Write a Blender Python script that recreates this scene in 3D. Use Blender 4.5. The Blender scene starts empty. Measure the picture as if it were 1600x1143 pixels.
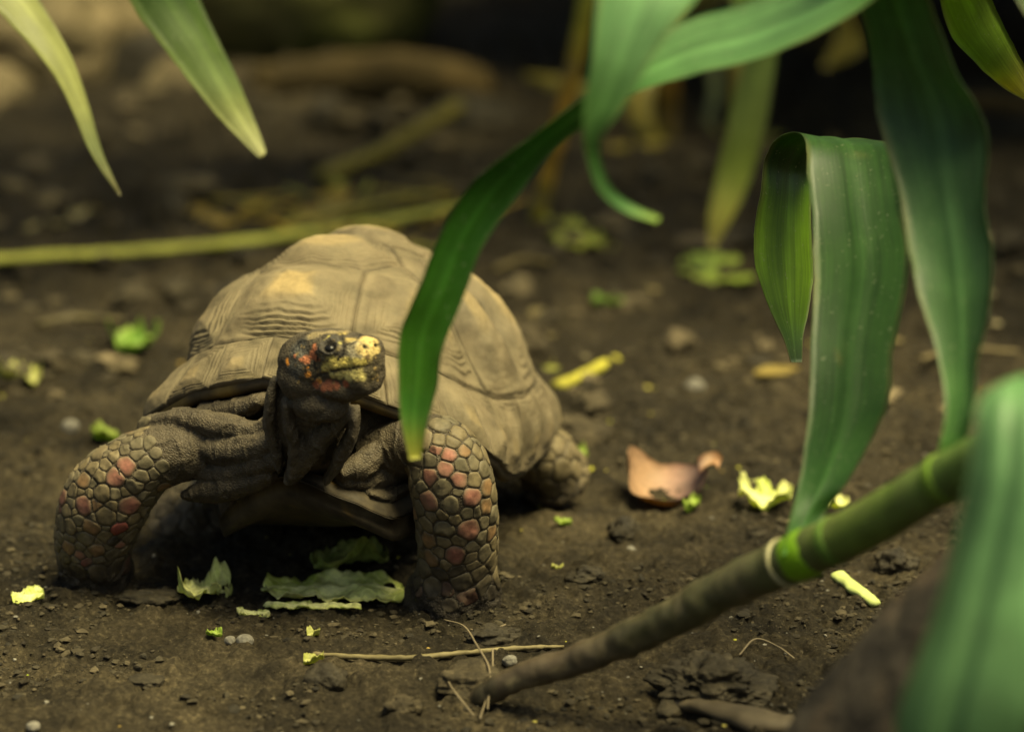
import bpy, math, random
import numpy as np
from mathutils import Vector
from mathutils.bvhtree import BVHTree

# ------------------------------------------------------------------ camera, light, exposure
scene = bpy.context.scene
CAM_H, PITCH, FPX = 0.60, math.radians(15.0), 4444.0        # FPX: focal length in photo pixels (1600 wide)
cam_d = bpy.data.cameras.new('camera')
cam_d.sensor_width = 36.0
cam_d.lens = 36.0 * FPX / 1600.0
cam_d.clip_start, cam_d.clip_end = 0.02, 200.0
cam_d.dof.use_dof = True
cam_d.dof.focus_distance = 1.705
cam_d.dof.aperture_fstop = 3.6
cam = bpy.data.objects.new('camera', cam_d)
scene.collection.objects.link(cam)
cam.location = (0, 0, CAM_H)
cam.rotation_euler = (math.radians(90) - PITCH, 0, 0)
scene.camera = cam

SUN_EL, SUN_AZ = math.radians(70), math.radians(118)         # azimuth clockwise from +Y (away from camera) towards +X
world = bpy.data.worlds.new('World')
scene.world = world
world.use_nodes = True
wn = world.node_tree.nodes
sky = wn.new('ShaderNodeTexSky')
sky.sky_type = 'NISHITA'
sky.sun_disc = False
sky.sun_elevation = SUN_EL
sky.sun_rotation = SUN_AZ
sky.air_density, sky.dust_density, sky.ozone_density = 1.0, 6.0, 0.4
wn['Background'].inputs['Strength'].default_value = 0.05
world.node_tree.links.new(sky.outputs[0], wn['Background'].inputs['Color'])
sun_d = bpy.data.lights.new('sun', 'SUN')
sun_d.energy, sun_d.angle, sun_d.color = 3.6, math.radians(32), (1.0, 0.87, 0.56)
sun = bpy.data.objects.new('sun', sun_d)
scene.collection.objects.link(sun)
sdir = Vector((math.sin(SUN_AZ) * math.cos(SUN_EL), math.cos(SUN_AZ) * math.cos(SUN_EL), math.sin(SUN_EL)))
sun.rotation_euler = sdir.to_track_quat('Z', 'Y').to_euler()
vs = scene.view_settings
vs.view_transform, vs.look, vs.exposure, vs.gamma = 'Standard', 'None', 1.42, 1.0
vs.use_white_balance, vs.white_balance_temperature, vs.white_balance_tint = True, 7100, -3   # warm setting of the photographer's camera
scene.cycles.use_denoising = True
scene.cycles.max_bounces = 6
scene.cycles.sample_clamp_indirect = 4.0

# ------------------------------------------------------------------ pixel <-> place
CP, SP = math.cos(PITCH), math.sin(PITCH)
FWD, UPV, RGT = np.array([0, CP, -SP]), np.array([0, SP, CP]), np.array([1.0, 0, 0])
CAMP = np.array([0, 0, CAM_H])

def ray(px, py):
    return FWD + (px - 800) / FPX * RGT - (py - 571.5) / FPX * UPV

def pt(px, py, d):
    return CAMP + d * ray(px, py)

def proj(P):
    Q = np.asarray(P, float) - CAMP
    d = Q @ FWD
    return np.stack([800 + FPX * (Q @ RGT) / d, 571.5 - FPX * (Q @ UPV) / d, d], -1)

def unit(v):
    v = np.asarray(v, float)
    return v / (np.linalg.norm(v, axis=-1, keepdims=True) + 1e-12)

# ------------------------------------------------------------------ noise
_rng = np.random.default_rng(7)
_TAB = _rng.random((64, 64, 64)) * 2 - 1

def vnoise(P):
    P = np.asarray(P, float)
    i = np.floor(P).astype(int)
    f = P - i
    f = f * f * (3 - 2 * f)
    out = 0
    for dx in (0, 1):
        wx = f[..., 0] if dx else 1 - f[..., 0]
        for dy in (0, 1):
            wy = f[..., 1] if dy else 1 - f[..., 1]
            for dz in (0, 1):
                wz = f[..., 2] if dz else 1 - f[..., 2]
                out = out + wx * wy * wz * _TAB[(i[..., 0] + dx) & 63, (i[..., 1] + dy) & 63, (i[..., 2] + dz) & 63]
    return out

def fbm(P, freq, octv=3, gain=0.5, off=0.0):
    P = np.asarray(P, float)
    o, a, s = 0, 1.0, 0
    for k in range(octv):
        o = o + a * vnoise(P * freq + off + 17.3 * k)
        s += a
        a *= gain
        freq *= 2.03
    return o / s

def sstep(a, b, x):
    t = np.clip((np.asarray(x, float) - a) / (b - a), 0, 1)
    return t * t * (3 - 2 * t)

# ------------------------------------------------------------------ mesh helpers
COL = scene.collection

def mesh(name, V, F, mat=None, parent=None, smooth=True, color=None, uv=None):
    """one mesh object; vertices are given in world space, the origin moves to the parent (or the mesh's base)"""
    V = np.asarray(V, float)
    if parent is not None:
        o0 = np.array(parent['_w'])
    else:
        o0 = np.array([V[:, 0].mean(), V[:, 1].mean(), V[:, 2].min()])
    me = bpy.data.meshes.new(name)
    F = F.tolist() if isinstance(F, np.ndarray) else F
    me.from_pydata((V - o0).tolist(), [], F)
    if smooth:
        me.polygons.foreach_set('use_smooth', np.ones(len(me.polygons), bool))
    if color is not None:
        at = me.color_attributes.new('pigment', 'FLOAT_COLOR', 'POINT')
        c = np.ones((len(V), 4))
        c[:, :3] = color
        at.data.foreach_set('color', c.ravel())
    if uv is not None:
        l = me.uv_layers.new(name='uv')
        li = np.empty(len(me.loops), np.int32)
        me.loops.foreach_get('vertex_index', li)
        l.data.foreach_set('uv', np.asarray(uv, float)[li].ravel())
    if mat is not None:
        me.materials.append(mat)
    me.update()
    o = bpy.data.objects.new(name, me)
    COL.objects.link(o)
    if parent is not None:
        o.parent = parent
    else:
        o.location = o0
    o['_w'] = o0.tolist()
    return o

def empty(name, loc):
    o = bpy.data.objects.new(name, None)
    o.empty_display_size = 0.02
    COL.objects.link(o)
    o.location = loc
    o['_w'] = [float(x) for x in loc]
    return o

def tag(o, label=None, cat=None, group=None, kind=None):
    if label: o['label'] = label
    if cat: o['category'] = cat
    if group: o['group'] = group
    if kind: o['kind'] = kind
    return o

def crom(P, n):
    """Catmull-Rom resampling of control rows to n rows"""
    P = np.asarray(P, float)
    k = len(P)
    Q = np.vstack([2 * P[0] - P[1], P, 2 * P[-1] - P[-2]])
    t = np.linspace(0, k - 1 - 1e-6, n)
    i = t.astype(int)
    f = (t - i)[:, None]
    a, b, c, d = Q[i], Q[i + 1], Q[i + 2], Q[i + 3]
    return 0.5 * (2 * b + (c - a) * f + (2 * a - 5 * b + 4 * c - d) * f ** 2 + (3 * b - a - 3 * c + d) * f ** 3)

def gridfaces(n, m, wrap=False, off=0):
    i, j = np.meshgrid(np.arange(n - 1), np.arange(m if wrap else m - 1), indexing='ij')
    j2 = (j + 1) % m
    return (np.stack([i * m + j, i * m + j2, (i + 1) * m + j2, (i + 1) * m + j], -1).reshape(-1, 4) + off).tolist()

def tube(ctrl, n=30, m=20, hint=FWD):
    """ctrl rows: x y z r_across r_along_hint -> closed tube (V, F)"""
    A = crom(ctrl, n)
    C, r1, r2 = A[:, :3], np.maximum(A[:, 3], 1e-4), np.maximum(A[:, 4], 1e-4)
    T = unit(np.gradient(C, axis=0))
    S = unit(np.cross(T, hint))
    O = np.cross(S, T)
    a = np.linspace(0, 2 * np.pi, m, endpoint=False)
    V = (C[:, None] + S[:, None] * (r1[:, None] * np.cos(a))[..., None] + O[:, None] * (r2[:, None] * np.sin(a))[..., None]).reshape(-1, 3)
    e = 0.55
    V = np.vstack([V, C[0] - T[0] * min(r1[0], r2[0]) * e, C[-1] + T[-1] * min(r1[-1], r2[-1]) * e])
    F = gridfaces(n, m, True)
    b = (n - 1) * m
    for j in range(m):
        F.append([(j + 1) % m, j, n * m])
        F.append([b + j, b + (j + 1) % m, n * m + 1])
    return V, F

def ellipsoid(c, axes, r, n=24, m=32, box=1.0):
    """axes: 3x3 rows of directions"""
    th = np.linspace(0.0, np.pi, n)
    ph = np.linspace(0, 2 * np.pi, m, endpoint=False)
    T, P = np.meshgrid(th[1:-1], ph, indexing='ij')
    L = np.stack([np.sin(T) * np.cos(P), np.sin(T) * np.sin(P), np.cos(T)], -1).reshape(-1, 3)
    L = np.vstack([L, [0, 0, 1], [0, 0, -1]])
    L = np.sign(L) * np.abs(L) ** box
    V = np.asarray(c) + (L * np.asarray(r)) @ np.asarray(axes)
    F = gridfaces(n - 2, m, True)
    k = (n - 2) * m
    for j in range(m):
        F.append([(j + 1) % m, j, k])
        F.append([k - m + j, k - m + (j + 1) % m, k + 1])
    return V, F

def join(parts):
    Vs, Fs, o = [], [], 0
    for V, F in parts:
        Vs.append(V)
        Fs += [[i + o for i in f] for f in F]
        o += len(V)
    return np.vstack(Vs), Fs

def ico(sub):
    t = (1 + 5 ** .5) / 2
    V = [unit(v) for v in [(-1, t, 0), (1, t, 0), (-1, -t, 0), (1, -t, 0), (0, -1, t), (0, 1, t), (0, -1, -t), (0, 1, -t), (t, 0, -1), (t, 0, 1), (-t, 0, -1), (-t, 0, 1)]]
    F = [(0, 11, 5), (0, 5, 1), (0, 1, 7), (0, 7, 10), (0, 10, 11), (1, 5, 9), (5, 11, 4), (11, 10, 2), (10, 7, 6), (7, 1, 8), (3, 9, 4), (3, 4, 2), (3, 2, 6), (3, 6, 8), (3, 8, 9), (4, 9, 5), (2, 4, 11), (6, 2, 10), (8, 6, 7), (9, 8, 1)]
    for _ in range(sub):
        mid, G = {}, []
        def mp(a, b):
            k = (min(a, b), max(a, b))
            if k not in mid:
                mid[k] = len(V)
                V.append(unit(V[a] + V[b]))
            return mid[k]
        for a, b, c in F:
            x, y, z = mp(a, b), mp(b, c), mp(c, a)
            G += [(a, x, z), (b, y, x), (c, z, y), (x, y, z)]
        F = G
    return np.array(V), [list(f) for f in F]

# ------------------------------------------------------------------ materials
def newmat(name):
    m = bpy.data.materials.new(name)
    m.use_nodes = True
    nt = m.node_tree
    return m, nt, nt.nodes, nt.links, nt.nodes['Principled BSDF']

def coords(nd, lk, scale=(1, 1, 1), kind='Object'):
    tc = nd.new('ShaderNodeTexCoord')
    mp = nd.new('ShaderNodeMapping')
    mp.inputs['Scale'].default_value = scale
    lk.new(tc.outputs[kind], mp.inputs['Vector'])
    return mp.outputs[0]

def noise(nd, lk, vec, scale, detail=4, rough=0.55):
    n = nd.new('ShaderNodeTexNoise')
    n.inputs['Scale'].default_value = scale
    n.inputs['Detail'].default_value = detail
    n.inputs['Roughness'].default_value = rough
    lk.new(vec, n.inputs['Vector'])
    return n.outputs['Fac']

def ramp(nd, lk, fac, stops):
    r = nd.new('ShaderNodeValToRGB')
    e = r.color_ramp.elements
    while len(e) < len(stops):
        e.new(0.5)
    for k, (p, c) in enumerate(stops):
        e[k].position = p
        e[k].color = (*c, 1) if len(c) == 3 else c
    lk.new(fac, r.inputs['Fac'])
    return r.outputs['Color']

def mixc(nd, lk, fac, a, b, mode='MIX'):
    m = nd.new('ShaderNodeMix')
    m.data_type, m.blend_type = 'RGBA', mode
    for v, k in ((fac, 0), (a, 6), (b, 7)):
        if isinstance(v, bpy.types.NodeSocket):
            lk.new(v, m.inputs[k])
        else:
            m.inputs[k].default_value = v if k == 0 else (*v, 1)
    return m.outputs[2]

def bump(nd, lk, h, strength, dist, prev=None):
    b = nd.new('ShaderNodeBump')
    b.inputs['Strength'].default_value = strength
    b.inputs['Distance'].default_value = dist
    lk.new(h, b.inputs['Height'])
    if prev is not None:
        lk.new(prev, b.inputs['Normal'])
    return b.outputs[0]

def g3(v):
    return (v, v, v)

def pigment_mat(name, rough=0.7, n1=90.0, var=0.5, bscale=600.0, bstr=0.5, bdist=0.0006, dust=None, spec=0.4, vor=None):
    """colour comes from the vertex pigment, broken up by noise; fine relief by bump"""
    m, nt, nd, lk, bs = newmat(name)
    at = nd.new('ShaderNodeAttribute')
    at.attribute_name = 'pigment'
    ob = coords(nd, lk)
    f1 = noise(nd, lk, ob, n1, 5, 0.6)
    mul = ramp(nd, lk, f1, [(0.28, g3(1 - var)), (0.72, g3(1 + var * 0.6))])
    c = mixc(nd, lk, 1.0, at.outputs['Color'], mul, 'MULTIPLY')
    if dust:
        f2 = noise(nd, lk, ob, dust[1], 6, 0.65)
        k = ramp(nd, lk, f2, [(0.42, g3(0)), (0.68, g3(dust[2]))])
        c = mixc(nd, lk, k, c, dust[0])
    lk.new(c, bs.inputs['Base Color'])
    bs.inputs['Roughness'].default_value = rough
    bs.inputs['Specular IOR Level'].default_value = spec * 0.55
    f3 = noise(nd, lk, ob, bscale, 5, 0.65)
    nrm = bump(nd, lk, f3, bstr, bdist)
    if vor:
        v = nd.new('ShaderNodeTexVoronoi')
        v.feature = 'DISTANCE_TO_EDGE'
        v.inputs['Scale'].default_value = vor
        lk.new(ob, v.inputs['Vector'])
        vv = ramp(nd, lk, v.outputs['Distance'], [(0.0, g3(0)), (0.25, g3(1))])
        nrm = bump(nd, lk, vv, 0.6, 0.0007, nrm)
    lk.new(nrm, bs.inputs['Normal'])
    return m

def leaf_mat(name, base, vein, trans=0.35, rough=0.38, stripes=26.0, crinkle=0.0):
    m, nt, nd, lk, bs = newmat(name)
    at = nd.new('ShaderNodeAttribute')
    at.attribute_name = 'pigment'
    uvc = coords(nd, lk, (stripes, 1.2, 1), 'UV')
    f = noise(nd, lk, uvc, 1.0, 5, 0.75)
    ob = coords(nd, lk)
    f2 = noise(nd, lk, ob, 30, 4, 0.6)
    mul = ramp(nd, lk, f, [(0.3, g3(0.66)), (0.7, g3(1.3))])
    mul2 = ramp(nd, lk, f2, [(0.3, g3(0.75)), (0.75, g3(1.15))])
    c = mixc(nd, lk, 1.0, at.outputs['Color'], mul, 'MULTIPLY')
    c = mixc(nd, lk, 1.0, c, mul2, 'MULTIPLY')
    # small dusty specks
    f4 = noise(nd, lk, ob, 420, 2, 0.5)
    k = ramp(nd, lk, f4, [(0.66, g3(0)), (0.74, g3(0.45))])
    c = mixc(nd, lk, k, c, (0.25, 0.27, 0.16))
    lk.new(c, bs.inputs['Base Color'])
    rr = ramp(nd, lk, f2, [(0.3, g3(rough - 0.06)), (0.7, g3(rough + 0.12))])
    lk.new(rr, bs.inputs['Roughness'])
    bs.inputs['Specular IOR Level'].default_value = 0.36
    nrm = bump(nd, lk, f, 0.35, 0.0005)
    if crinkle:
        f5 = noise(nd, lk, ob, 260, 5, 0.7)
        nrm = bump(nd, lk, f5, crinkle, 0.0012, nrm)
    lk.new(nrm, bs.inputs['Normal'])
    tr = nd.new('ShaderNodeBsdfTranslucent')
    tc = mixc(nd, lk, 1.0, c, (1.5, 1.6, 0.7), 'MULTIPLY')
    lk.new(tc, tr.inputs['Color'])
    mx = nd.new('ShaderNodeMixShader')
    mx.inputs[0].default_value = trans
    lk.new(bs.outputs[0], mx.inputs[1])
    lk.new(tr.outputs[0], mx.inputs[2])
    lk.new(mx.outputs[0], nd['Material Output'].inputs['Surface'])
    return m

def soil_mat():
    m, nt, nd, lk, bs = newmat('damp_soil')
    ob = coords(nd, lk)
    f1 = noise(nd, lk, ob, 2.6, 5, 0.6)
    f2 = noise(nd, lk, ob, 26, 6, 0.65)
    f3 = noise(nd, lk, ob, 260, 5, 0.7)
    c = ramp(nd, lk, f1, [(0.32, (0.026, 0.0205, 0.012)), (0.52, (0.046, 0.036, 0.0205)), (0.72, (0.088, 0.068, 0.037))])
    f1b = noise(nd, lk, ob, 8.5, 4, 0.6)
    kb = ramp(nd, lk, f1b, [(0.34, g3(0.50)), (0.52, g3(1.0)), (0.72, g3(1.35))])
    c = mixc(nd, lk, 1.0, c, kb, 'MULTIPLY')
    k2 = ramp(nd, lk, f2, [(0.30, g3(0.40)), (0.55, g3(1.0)), (0.78, g3(1.5))])
    c = mixc(nd, lk, 1.0, c, k2, 'MULTIPLY')
    k3 = ramp(nd, lk, f3, [(0.32, g3(0.4)), (0.55, g3(1.0)), (0.72, g3(2.3))])  # fine grain; low end darkened as painted shadow between the grains
    c = mixc(nd, lk, 1.0, c, k3, 'MULTIPLY')
    # sparse pale grit
    v = nd.new('ShaderNodeTexVoronoi')
    v.inputs['Scale'].default_value = 330
    lk.new(ob, v.inputs['Vector'])
    g = ramp(nd, lk, v.outputs['Distance'], [(0.05, g3(0.5)), (0.14, g3(0))])
    c = mixc(nd, lk, g, c, (0.22, 0.18, 0.10))
    lk.new(c, bs.inputs['Base Color'])
    r = ramp(nd, lk, f2, [(0.25, g3(0.62)), (0.6, g3(0.92))])
    lk.new(r, bs.inputs['Roughness'])
    bs.inputs['Specular IOR Level'].default_value = 0.12
    n1 = bump(nd, lk, f2, 0.6, 0.005)
    n2 = bump(nd, lk, f3, 1.0, 0.0030, n1)
    f4 = noise(nd, lk, ob, 1100, 3, 0.7)
    n3 = bump(nd, lk, f4, 1.0, 0.0010, n2)
    lk.new(n3, bs.inputs['Normal'])
    return m

def rough_mat(name, cols, s1=20.0, s2=160.0, rough=0.85, bdist=0.003, moss=None, stretch=(1, 1, 1)):
    m, nt, nd, lk, bs = newmat(name)
    ob = coords(nd, lk, stretch)
    f1 = noise(nd, lk, ob, s1, 6, 0.65)
    f2 = noise(nd, lk, ob, s2, 5, 0.65)
    n = len(cols)
    c = ramp(nd, lk, f1, [(0.3 + 0.4 * k / max(1, n - 1), cc) for k, cc in enumerate(cols)])
    k2 = ramp(nd, lk, f2, [(0.3, g3(0.6)), (0.7, g3(1.3))])
    c = mixc(nd, lk, 1.0, c, k2, 'MULTIPLY')
    if moss:
        f3 = noise(nd, lk, ob, s1 * 0.6, 4, 0.6)
        k = ramp(nd, lk, f3, [(0.45, g3(0)), (0.6, g3(0.85))])
        c = mixc(nd, lk, k, c, moss)
    lk.new(c, bs.inputs['Base Color'])
    bs.inputs['Roughness'].default_value = rough
    bs.inputs['Specular IOR Level'].default_value = 0.15
    b1 = bump(nd, lk, f1, 0.6, bdist * 2)
    b2 = bump(nd, lk, f2, 0.7, bdist * 0.5, b1)
    lk.new(b2, bs.inputs['Normal'])
    return m

M = {}
M['soil'] = soil_mat()
M['shell'] = pigment_mat('muddy_shell', 0.74, 55, 0.35, 420, 0.55, 0.0007, ((0.17, 0.13, 0.075), 38, 0.55), 0.35)
M['shell_under'] = pigment_mat('shell_underside', 0.68, 60, 0.5, 300, 0.4, 0.0006, ((0.10, 0.075, 0.04), 30, 0.5), 0.4)
M['skin'] = pigment_mat('tortoise_skin', 0.62, 180, 0.45, 800, 0.6, 0.0005, ((0.13, 0.10, 0.06), 46, 0.35), 0.4, 520)
M['scale'] = pigment_mat('leg_scale', 0.62, 220, 0.45, 700, 0.5, 0.0004, ((0.15, 0.115, 0.065), 70, 0.5), 0.45)
M['litter'] = leaf_mat('vegetable_scrap', None, None, 0.25, 0.5, 10, 0.5)
M['leaf'] = leaf_mat('glossy_leaf', None, None, 0.33, 0.42, 26)
M['cane'] = pigment_mat('cane_skin', 0.45, 60, 0.35, 240, 0.5, 0.0006, ((0.13, 0.105, 0.06), 26, 0.35), 0.45)
M['stalk'] = pigment_mat('dry_stalk', 0.6, 50, 0.35, 260, 0.5, 0.0006)
M['clod'] = rough_mat('soil_clod', [(0.02, 0.016, 0.010), (0.05, 0.039, 0.022), (0.095, 0.074, 0.042)], 60, 420, 0.85, 0.0016)
M['crumb'] = pigment_mat('soil_crumb', 0.9, 300, 0.4, 900, 0.6, 0.0005)
M['wetclod'] = rough_mat('wet_clod', [(0.015, 0.012, 0.008), (0.032, 0.026, 0.016), (0.065, 0.052, 0.031)], 60, 420, 0.7, 0.0016)
M['pebble'] = rough_mat('grey_pebble', [(0.11, 0.10, 0.08), (0.2, 0.18, 0.14)], 90, 500, 0.7, 0.0006)
M['wood'] = rough_mat('weathered_wood', [(0.012, 0.010, 0.009), (0.034, 0.028, 0.021), (0.095, 0.066, 0.042)], 22, 160, 0.8, 0.003)
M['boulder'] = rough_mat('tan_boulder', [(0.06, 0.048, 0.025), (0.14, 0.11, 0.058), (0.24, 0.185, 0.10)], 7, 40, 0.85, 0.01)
M['mossrock'] = rough_mat('mossy_boulder', [(0.035, 0.033, 0.012), (0.075, 0.07, 0.025), (0.13, 0.115, 0.045)], 7, 40, 0.9, 0.01, (0.06, 0.065, 0.013))
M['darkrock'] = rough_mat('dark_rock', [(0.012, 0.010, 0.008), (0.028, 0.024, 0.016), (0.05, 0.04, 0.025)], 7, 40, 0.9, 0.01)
M['rust'] = rough_mat('orange_log', [(0.025, 0.018, 0.007), (0.055, 0.038, 0.013), (0.095, 0.062, 0.02)], 9, 60, 0.85, 0.006)
meye, _, _nd, _lk, _b = newmat('eye_dark')
_b.inputs['Base Color'].default_value = (0.006, 0.005, 0.004, 1)
_b.inputs['Roughness'].default_value = 0.25
_b.inputs['Specular IOR Level'].default_value = 0.25
M['eye'] = meye

# ------------------------------------------------------------------ ground
FEET = [(-0.0365, 1.70), (-0.2635, 1.745), (0.035, 1.93)]

def ground_h(x, y, fine=False):
    x, y = np.asarray(x, float), np.asarray(y, float)
    P = np.stack([x, y, np.zeros_like(x)], -1)
    h = 0.009 * fbm(P, 4.0, 2) + 0.005 * fbm(P, 14.0, 2, off=5)
    back = sstep(2.0, 3.0, y)
    h = h + back * 0.016 * fbm(P, 6.0, 3, off=9)
    h = h - 0.05 * np.exp(-((y - 3.35) / 0.16) ** 2) * sstep(1.2, 0.3, np.abs(x + 0.1))
    h = h + 2.2 * sstep(4.3, 9.0, y)
    far = sstep(4.5, 9.0, np.hypot(x, y - 2))
    h = h + far * 0.25 * fbm(P, 0.6, 3, off=3)
    if fine:
        c = fbm(P, 50, 3, 0.55, off=2)
        h = h + 0.010 * np.maximum(c - 0.03, 0) * (1 + back * 2.5) + 0.0045 * fbm(P, 105, 2, 0.6, off=4)
        r = 1 - np.abs(fbm(P, 30, 2, 0.6, off=12)) * 2
        h = h - 0.0025 * sstep(0.85, 1.0, r)
        h = h + 0.0030 * np.maximum(fbm(P, 240, 2, 0.7, off=8), -0.1)
        for fx_, fy_ in FEET:                                # soil pressed up round the feet
            d_ = np.hypot(x - fx_, y - fy_)
            h = h + np.exp(-((d_ - 0.034) / 0.010) ** 2) * (0.005 + 0.006 * fbm(P, 70, 2, off=33)) - 0.003 * (1 - sstep(0.02, 0.03, d_))
        h = h + back * 0.022 * np.maximum(fbm(P, 22, 3, 0.6, off=15) - 0.05, 0)
    return h

def gpt(px, py, lift=0.0):
    """where the photo pixel meets the ground"""
    r = ray(px, py)
    z = 0.0
    for _ in range(6):
        t = (z - CAM_H) / r[2]
        p = CAMP + t * r
        z = float(ground_h(p[0], p[1]))
    return np.array([p[0], p[1], z + lift])

def axis(x0, x1, step, ratio, end, ratio2=1.07, s2=0.02):
    """even steps between x0 and x1, then ever wider ones out to end"""
    out = list(np.arange(x0, x1, step))
    x, st_ = out[-1], step
    while x < end:
        st_ *= ratio if st_ < s2 else ratio2
        x += st_
        out.append(x)
    return out

hx = axis(0, 0.36, 0.0018, 1.035, 60)
ax = np.array([-v for v in hx[:0:-1]] + hx)
near_y = [1.36 - v for v in axis(0, 0.01, 0.0018, 1.05, 60)][:0:-1]
ay = np.array(near_y + axis(1.36, 1.95, 0.0018, 1.012, 60))
GX, GY = np.meshgrid(ax, ay, indexing='ij')
GZ = ground_h(GX, GY, True)
gV = np.stack([GX, GY, GZ], -1).reshape(-1, 3)
n_, m_ = GX.shape
i_, j_ = np.meshgrid(np.arange(n_ - 1), np.arange(m_ - 1), indexing='ij')
gF = np.stack([i_ * m_ + j_, (i_ + 1) * m_ + j_, (i_ + 1) * m_ + j_ + 1, i_ * m_ + j_ + 1], -1).reshape(-1, 4).astype(np.int32)
gme = bpy.data.meshes.new('ground')
gme.vertices.add(len(gV))
gme.vertices.foreach_set('co', gV.astype(np.float32).ravel())
gme.loops.add(gF.size)
gme.loops.foreach_set('vertex_index', gF.ravel())
gme.polygons.add(len(gF))
gme.polygons.foreach_set('loop_start', np.arange(0, gF.size, 4, dtype=np.int32))
gme.polygons.foreach_set('use_smooth', np.ones(len(gF), bool))
gme.update(calc_edges=True)
gme.materials.append(M['soil'])
ground = bpy.data.objects.new('ground', gme)
COL.objects.link(ground)
tag(ground, 'dark damp bare soil with crumbs and clods', kind='structure')

# ------------------------------------------------------------------ tortoise
TC = np.array([-0.100, 1.815, 0.088])
PSI, TAU = math.radians(19), math.radians(8)
tf = np.array([-math.sin(PSI) * math.cos(TAU), -math.cos(PSI) * math.cos(TAU), math.sin(TAU)])
tl_ = np.array([math.cos(PSI), -math.sin(PSI), 0.0])
tu = np.cross(tf, tl_)
ROLL = math.radians(5)
tl_, tu = tl_ * math.cos(ROLL) + tu * math.sin(ROLL), tu * math.cos(ROLL) - tl_ * math.sin(ROLL)
TAX = np.stack([tf, tl_, tu])

def TW(L):
    return TC + np.asarray(L, float) @ TAX

tortoise = empty('tortoise', (TC[0], TC[1], 0.0))
tag(tortoise, 'red-footed tortoise with muddy brown shell and yellow snout standing on soil', 'tortoise')

# --- carapace surface over a unit disc (a forward, b left)
APEX = 0.111
RIMZ = [0.036, 0.026, 0.003, -0.026, -0.043, -0.046, -0.034, -0.024]
_ps = np.array([0, 0.2, 0.4, 0.55, 0.68, 0.80, 0.90, 1.0, 1.3])
_pg = np.array([0, 0.24, 0.475, 0.64, 0.765, 0.865, 0.94, 1.0, 1.15])
_ph = np.array([1, 0.965, 0.86, 0.70, 0.51, 0.31, 0.145, 0.0, -0.4])
def _smooth_prof(x, y, n=400):
    X = np.linspace(0, 1.3, n)
    Y = np.interp(X, x, y)
    k = np.hanning(61)
    k /= k.sum()
    Yp = np.concatenate([2 * Y[0] - Y[60:0:-1] if y[0] == 0 else Y[60:0:-1], Y, 2 * Y[-1] - Y[-2:-62:-1]])
    return X, np.convolve(Yp, k, 'same')[60:-60]
PROF_S, PROF_G = _smooth_prof(_ps, _pg)
PROF_H = _smooth_prof(_ps, _ph)[1]
def carapace(ab, off=0.0):
    ab = np.asarray(ab, float)
    a, b = ab[..., 0], ab[..., 1]
    s = np.clip(np.hypot(a, b), 1e-6, 1.3)
    th = np.arctan2(b, a)
    ct, st = np.cos(th), np.sin(th)
    fr = sstep(0.1, 1.0, ct)
    bk = sstep(0.1, 1.0, -ct)
    sd = (1 - fr) * (1 - bk)
    ra = np.where(ct > 0, 0.160, 0.160)
    e = 2.25
    R = (np.abs(ct / ra) ** e + np.abs(st / 0.118) ** e) ** (-1 / e)
    g = np.interp(s, PROF_S, PROF_G)
    h = np.interp(s, PROF_S, PROF_H)
    fl = sstep(0.74, 1.0, s) * (0.016 * sstep(0.2, 0.6, ct) * sstep(1.0, 0.75, ct) + 0.006 * bk - 0.006 * sd)
    fl = fl + 0.011 * sstep(0.40, 0.72, s) * (1 - sstep(0.86, 1.02, s)) * sstep(0.35, -0.15, ct) * np.abs(st)
    zr = np.interp(np.degrees(np.abs(th)), [0, 20, 40, 60, 80, 95, 130, 180], RIMZ)
    z = zr + (APEX - zr) * h
    r = R * g + fl
    return np.stack([r * ct, r * st, z + off], -1)

def cnormal(ab):
    d = 2e-3
    A = carapace(ab + [d, 0]) - carapace(ab - [d, 0])
    B = carapace(ab + [0, d]) - carapace(ab - [0, d])
    return unit(np.cross(A, B))

def ring(th, s=0.80):
    return [s * math.cos(math.radians(th)), s * math.sin(math.radians(th))]

def arc(t0, t1, s=0.80, n=8):
    return [ring(t, s) for t in np.linspace(t0, t1, n)]

def mir(poly):
    return [[p[0], -p[1]] for p in poly][::-1]

V1 = [[0.80, 0.0]] + arc(6, 20, n=4) + [[0.40, 0.20], [0.40, -0.20]] + arc(-20, -6, n=4)
V2 = [[0.40, 0.20], [0.24, 0.31], [0.08, 0.21], [0.08, -0.21], [0.24, -0.31], [0.40, -0.20]]
V3 = [[0.08, 0.21], [-0.08, 0.31], [-0.24, 0.21], [-0.24, -0.21], [-0.08, -0.31], [0.08, -0.21]]
V4 = [[-0.24, 0.21], [-0.40, 0.28], [-0.54, 0.16], [-0.54, -0.16], [-0.40, -0.28], [-0.24, -0.21]]
V5 = [[-0.54, 0.16]] + arc(155, 205) + [[-0.54, -0.16]]
C1 = [[0.40, 0.20]] + arc(20, 72) + [[0.24, 0.31]]
C2 = [[0.24, 0.31]] + arc(72, 97, n=6) + [[-0.08, 0.31], [0.08, 0.21]]
C3 = [[-0.08, 0.31]] + arc(97, 124, n=6) + [[-0.40, 0.28], [-0.24, 0.21]]
C4 = [[-0.40, 0.28]] + arc(124, 155) + [[-0.54, 0.16]]
MT = [0, 14, 28, 43, 58, 73, 89, 105, 121, 137, 153, 167, 180]

def resample_poly(poly, n):
    """keeps the corners: n points spread by edge length"""
    P = np.asarray(poly, float)
    Q = np.roll(P, -1, 0)
    L = np.linalg.norm(Q - P, axis=1)
    k = np.maximum(1, np.round(L / L.sum() * n).astype(int))
    out = []
    for p, q, c in zip(P, Q, k):
        for t in range(c):
            out.append(p + (q - p) * t / c)
    return np.array(out)

shellbase = np.array([0.138, 0.110, 0.063])

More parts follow.
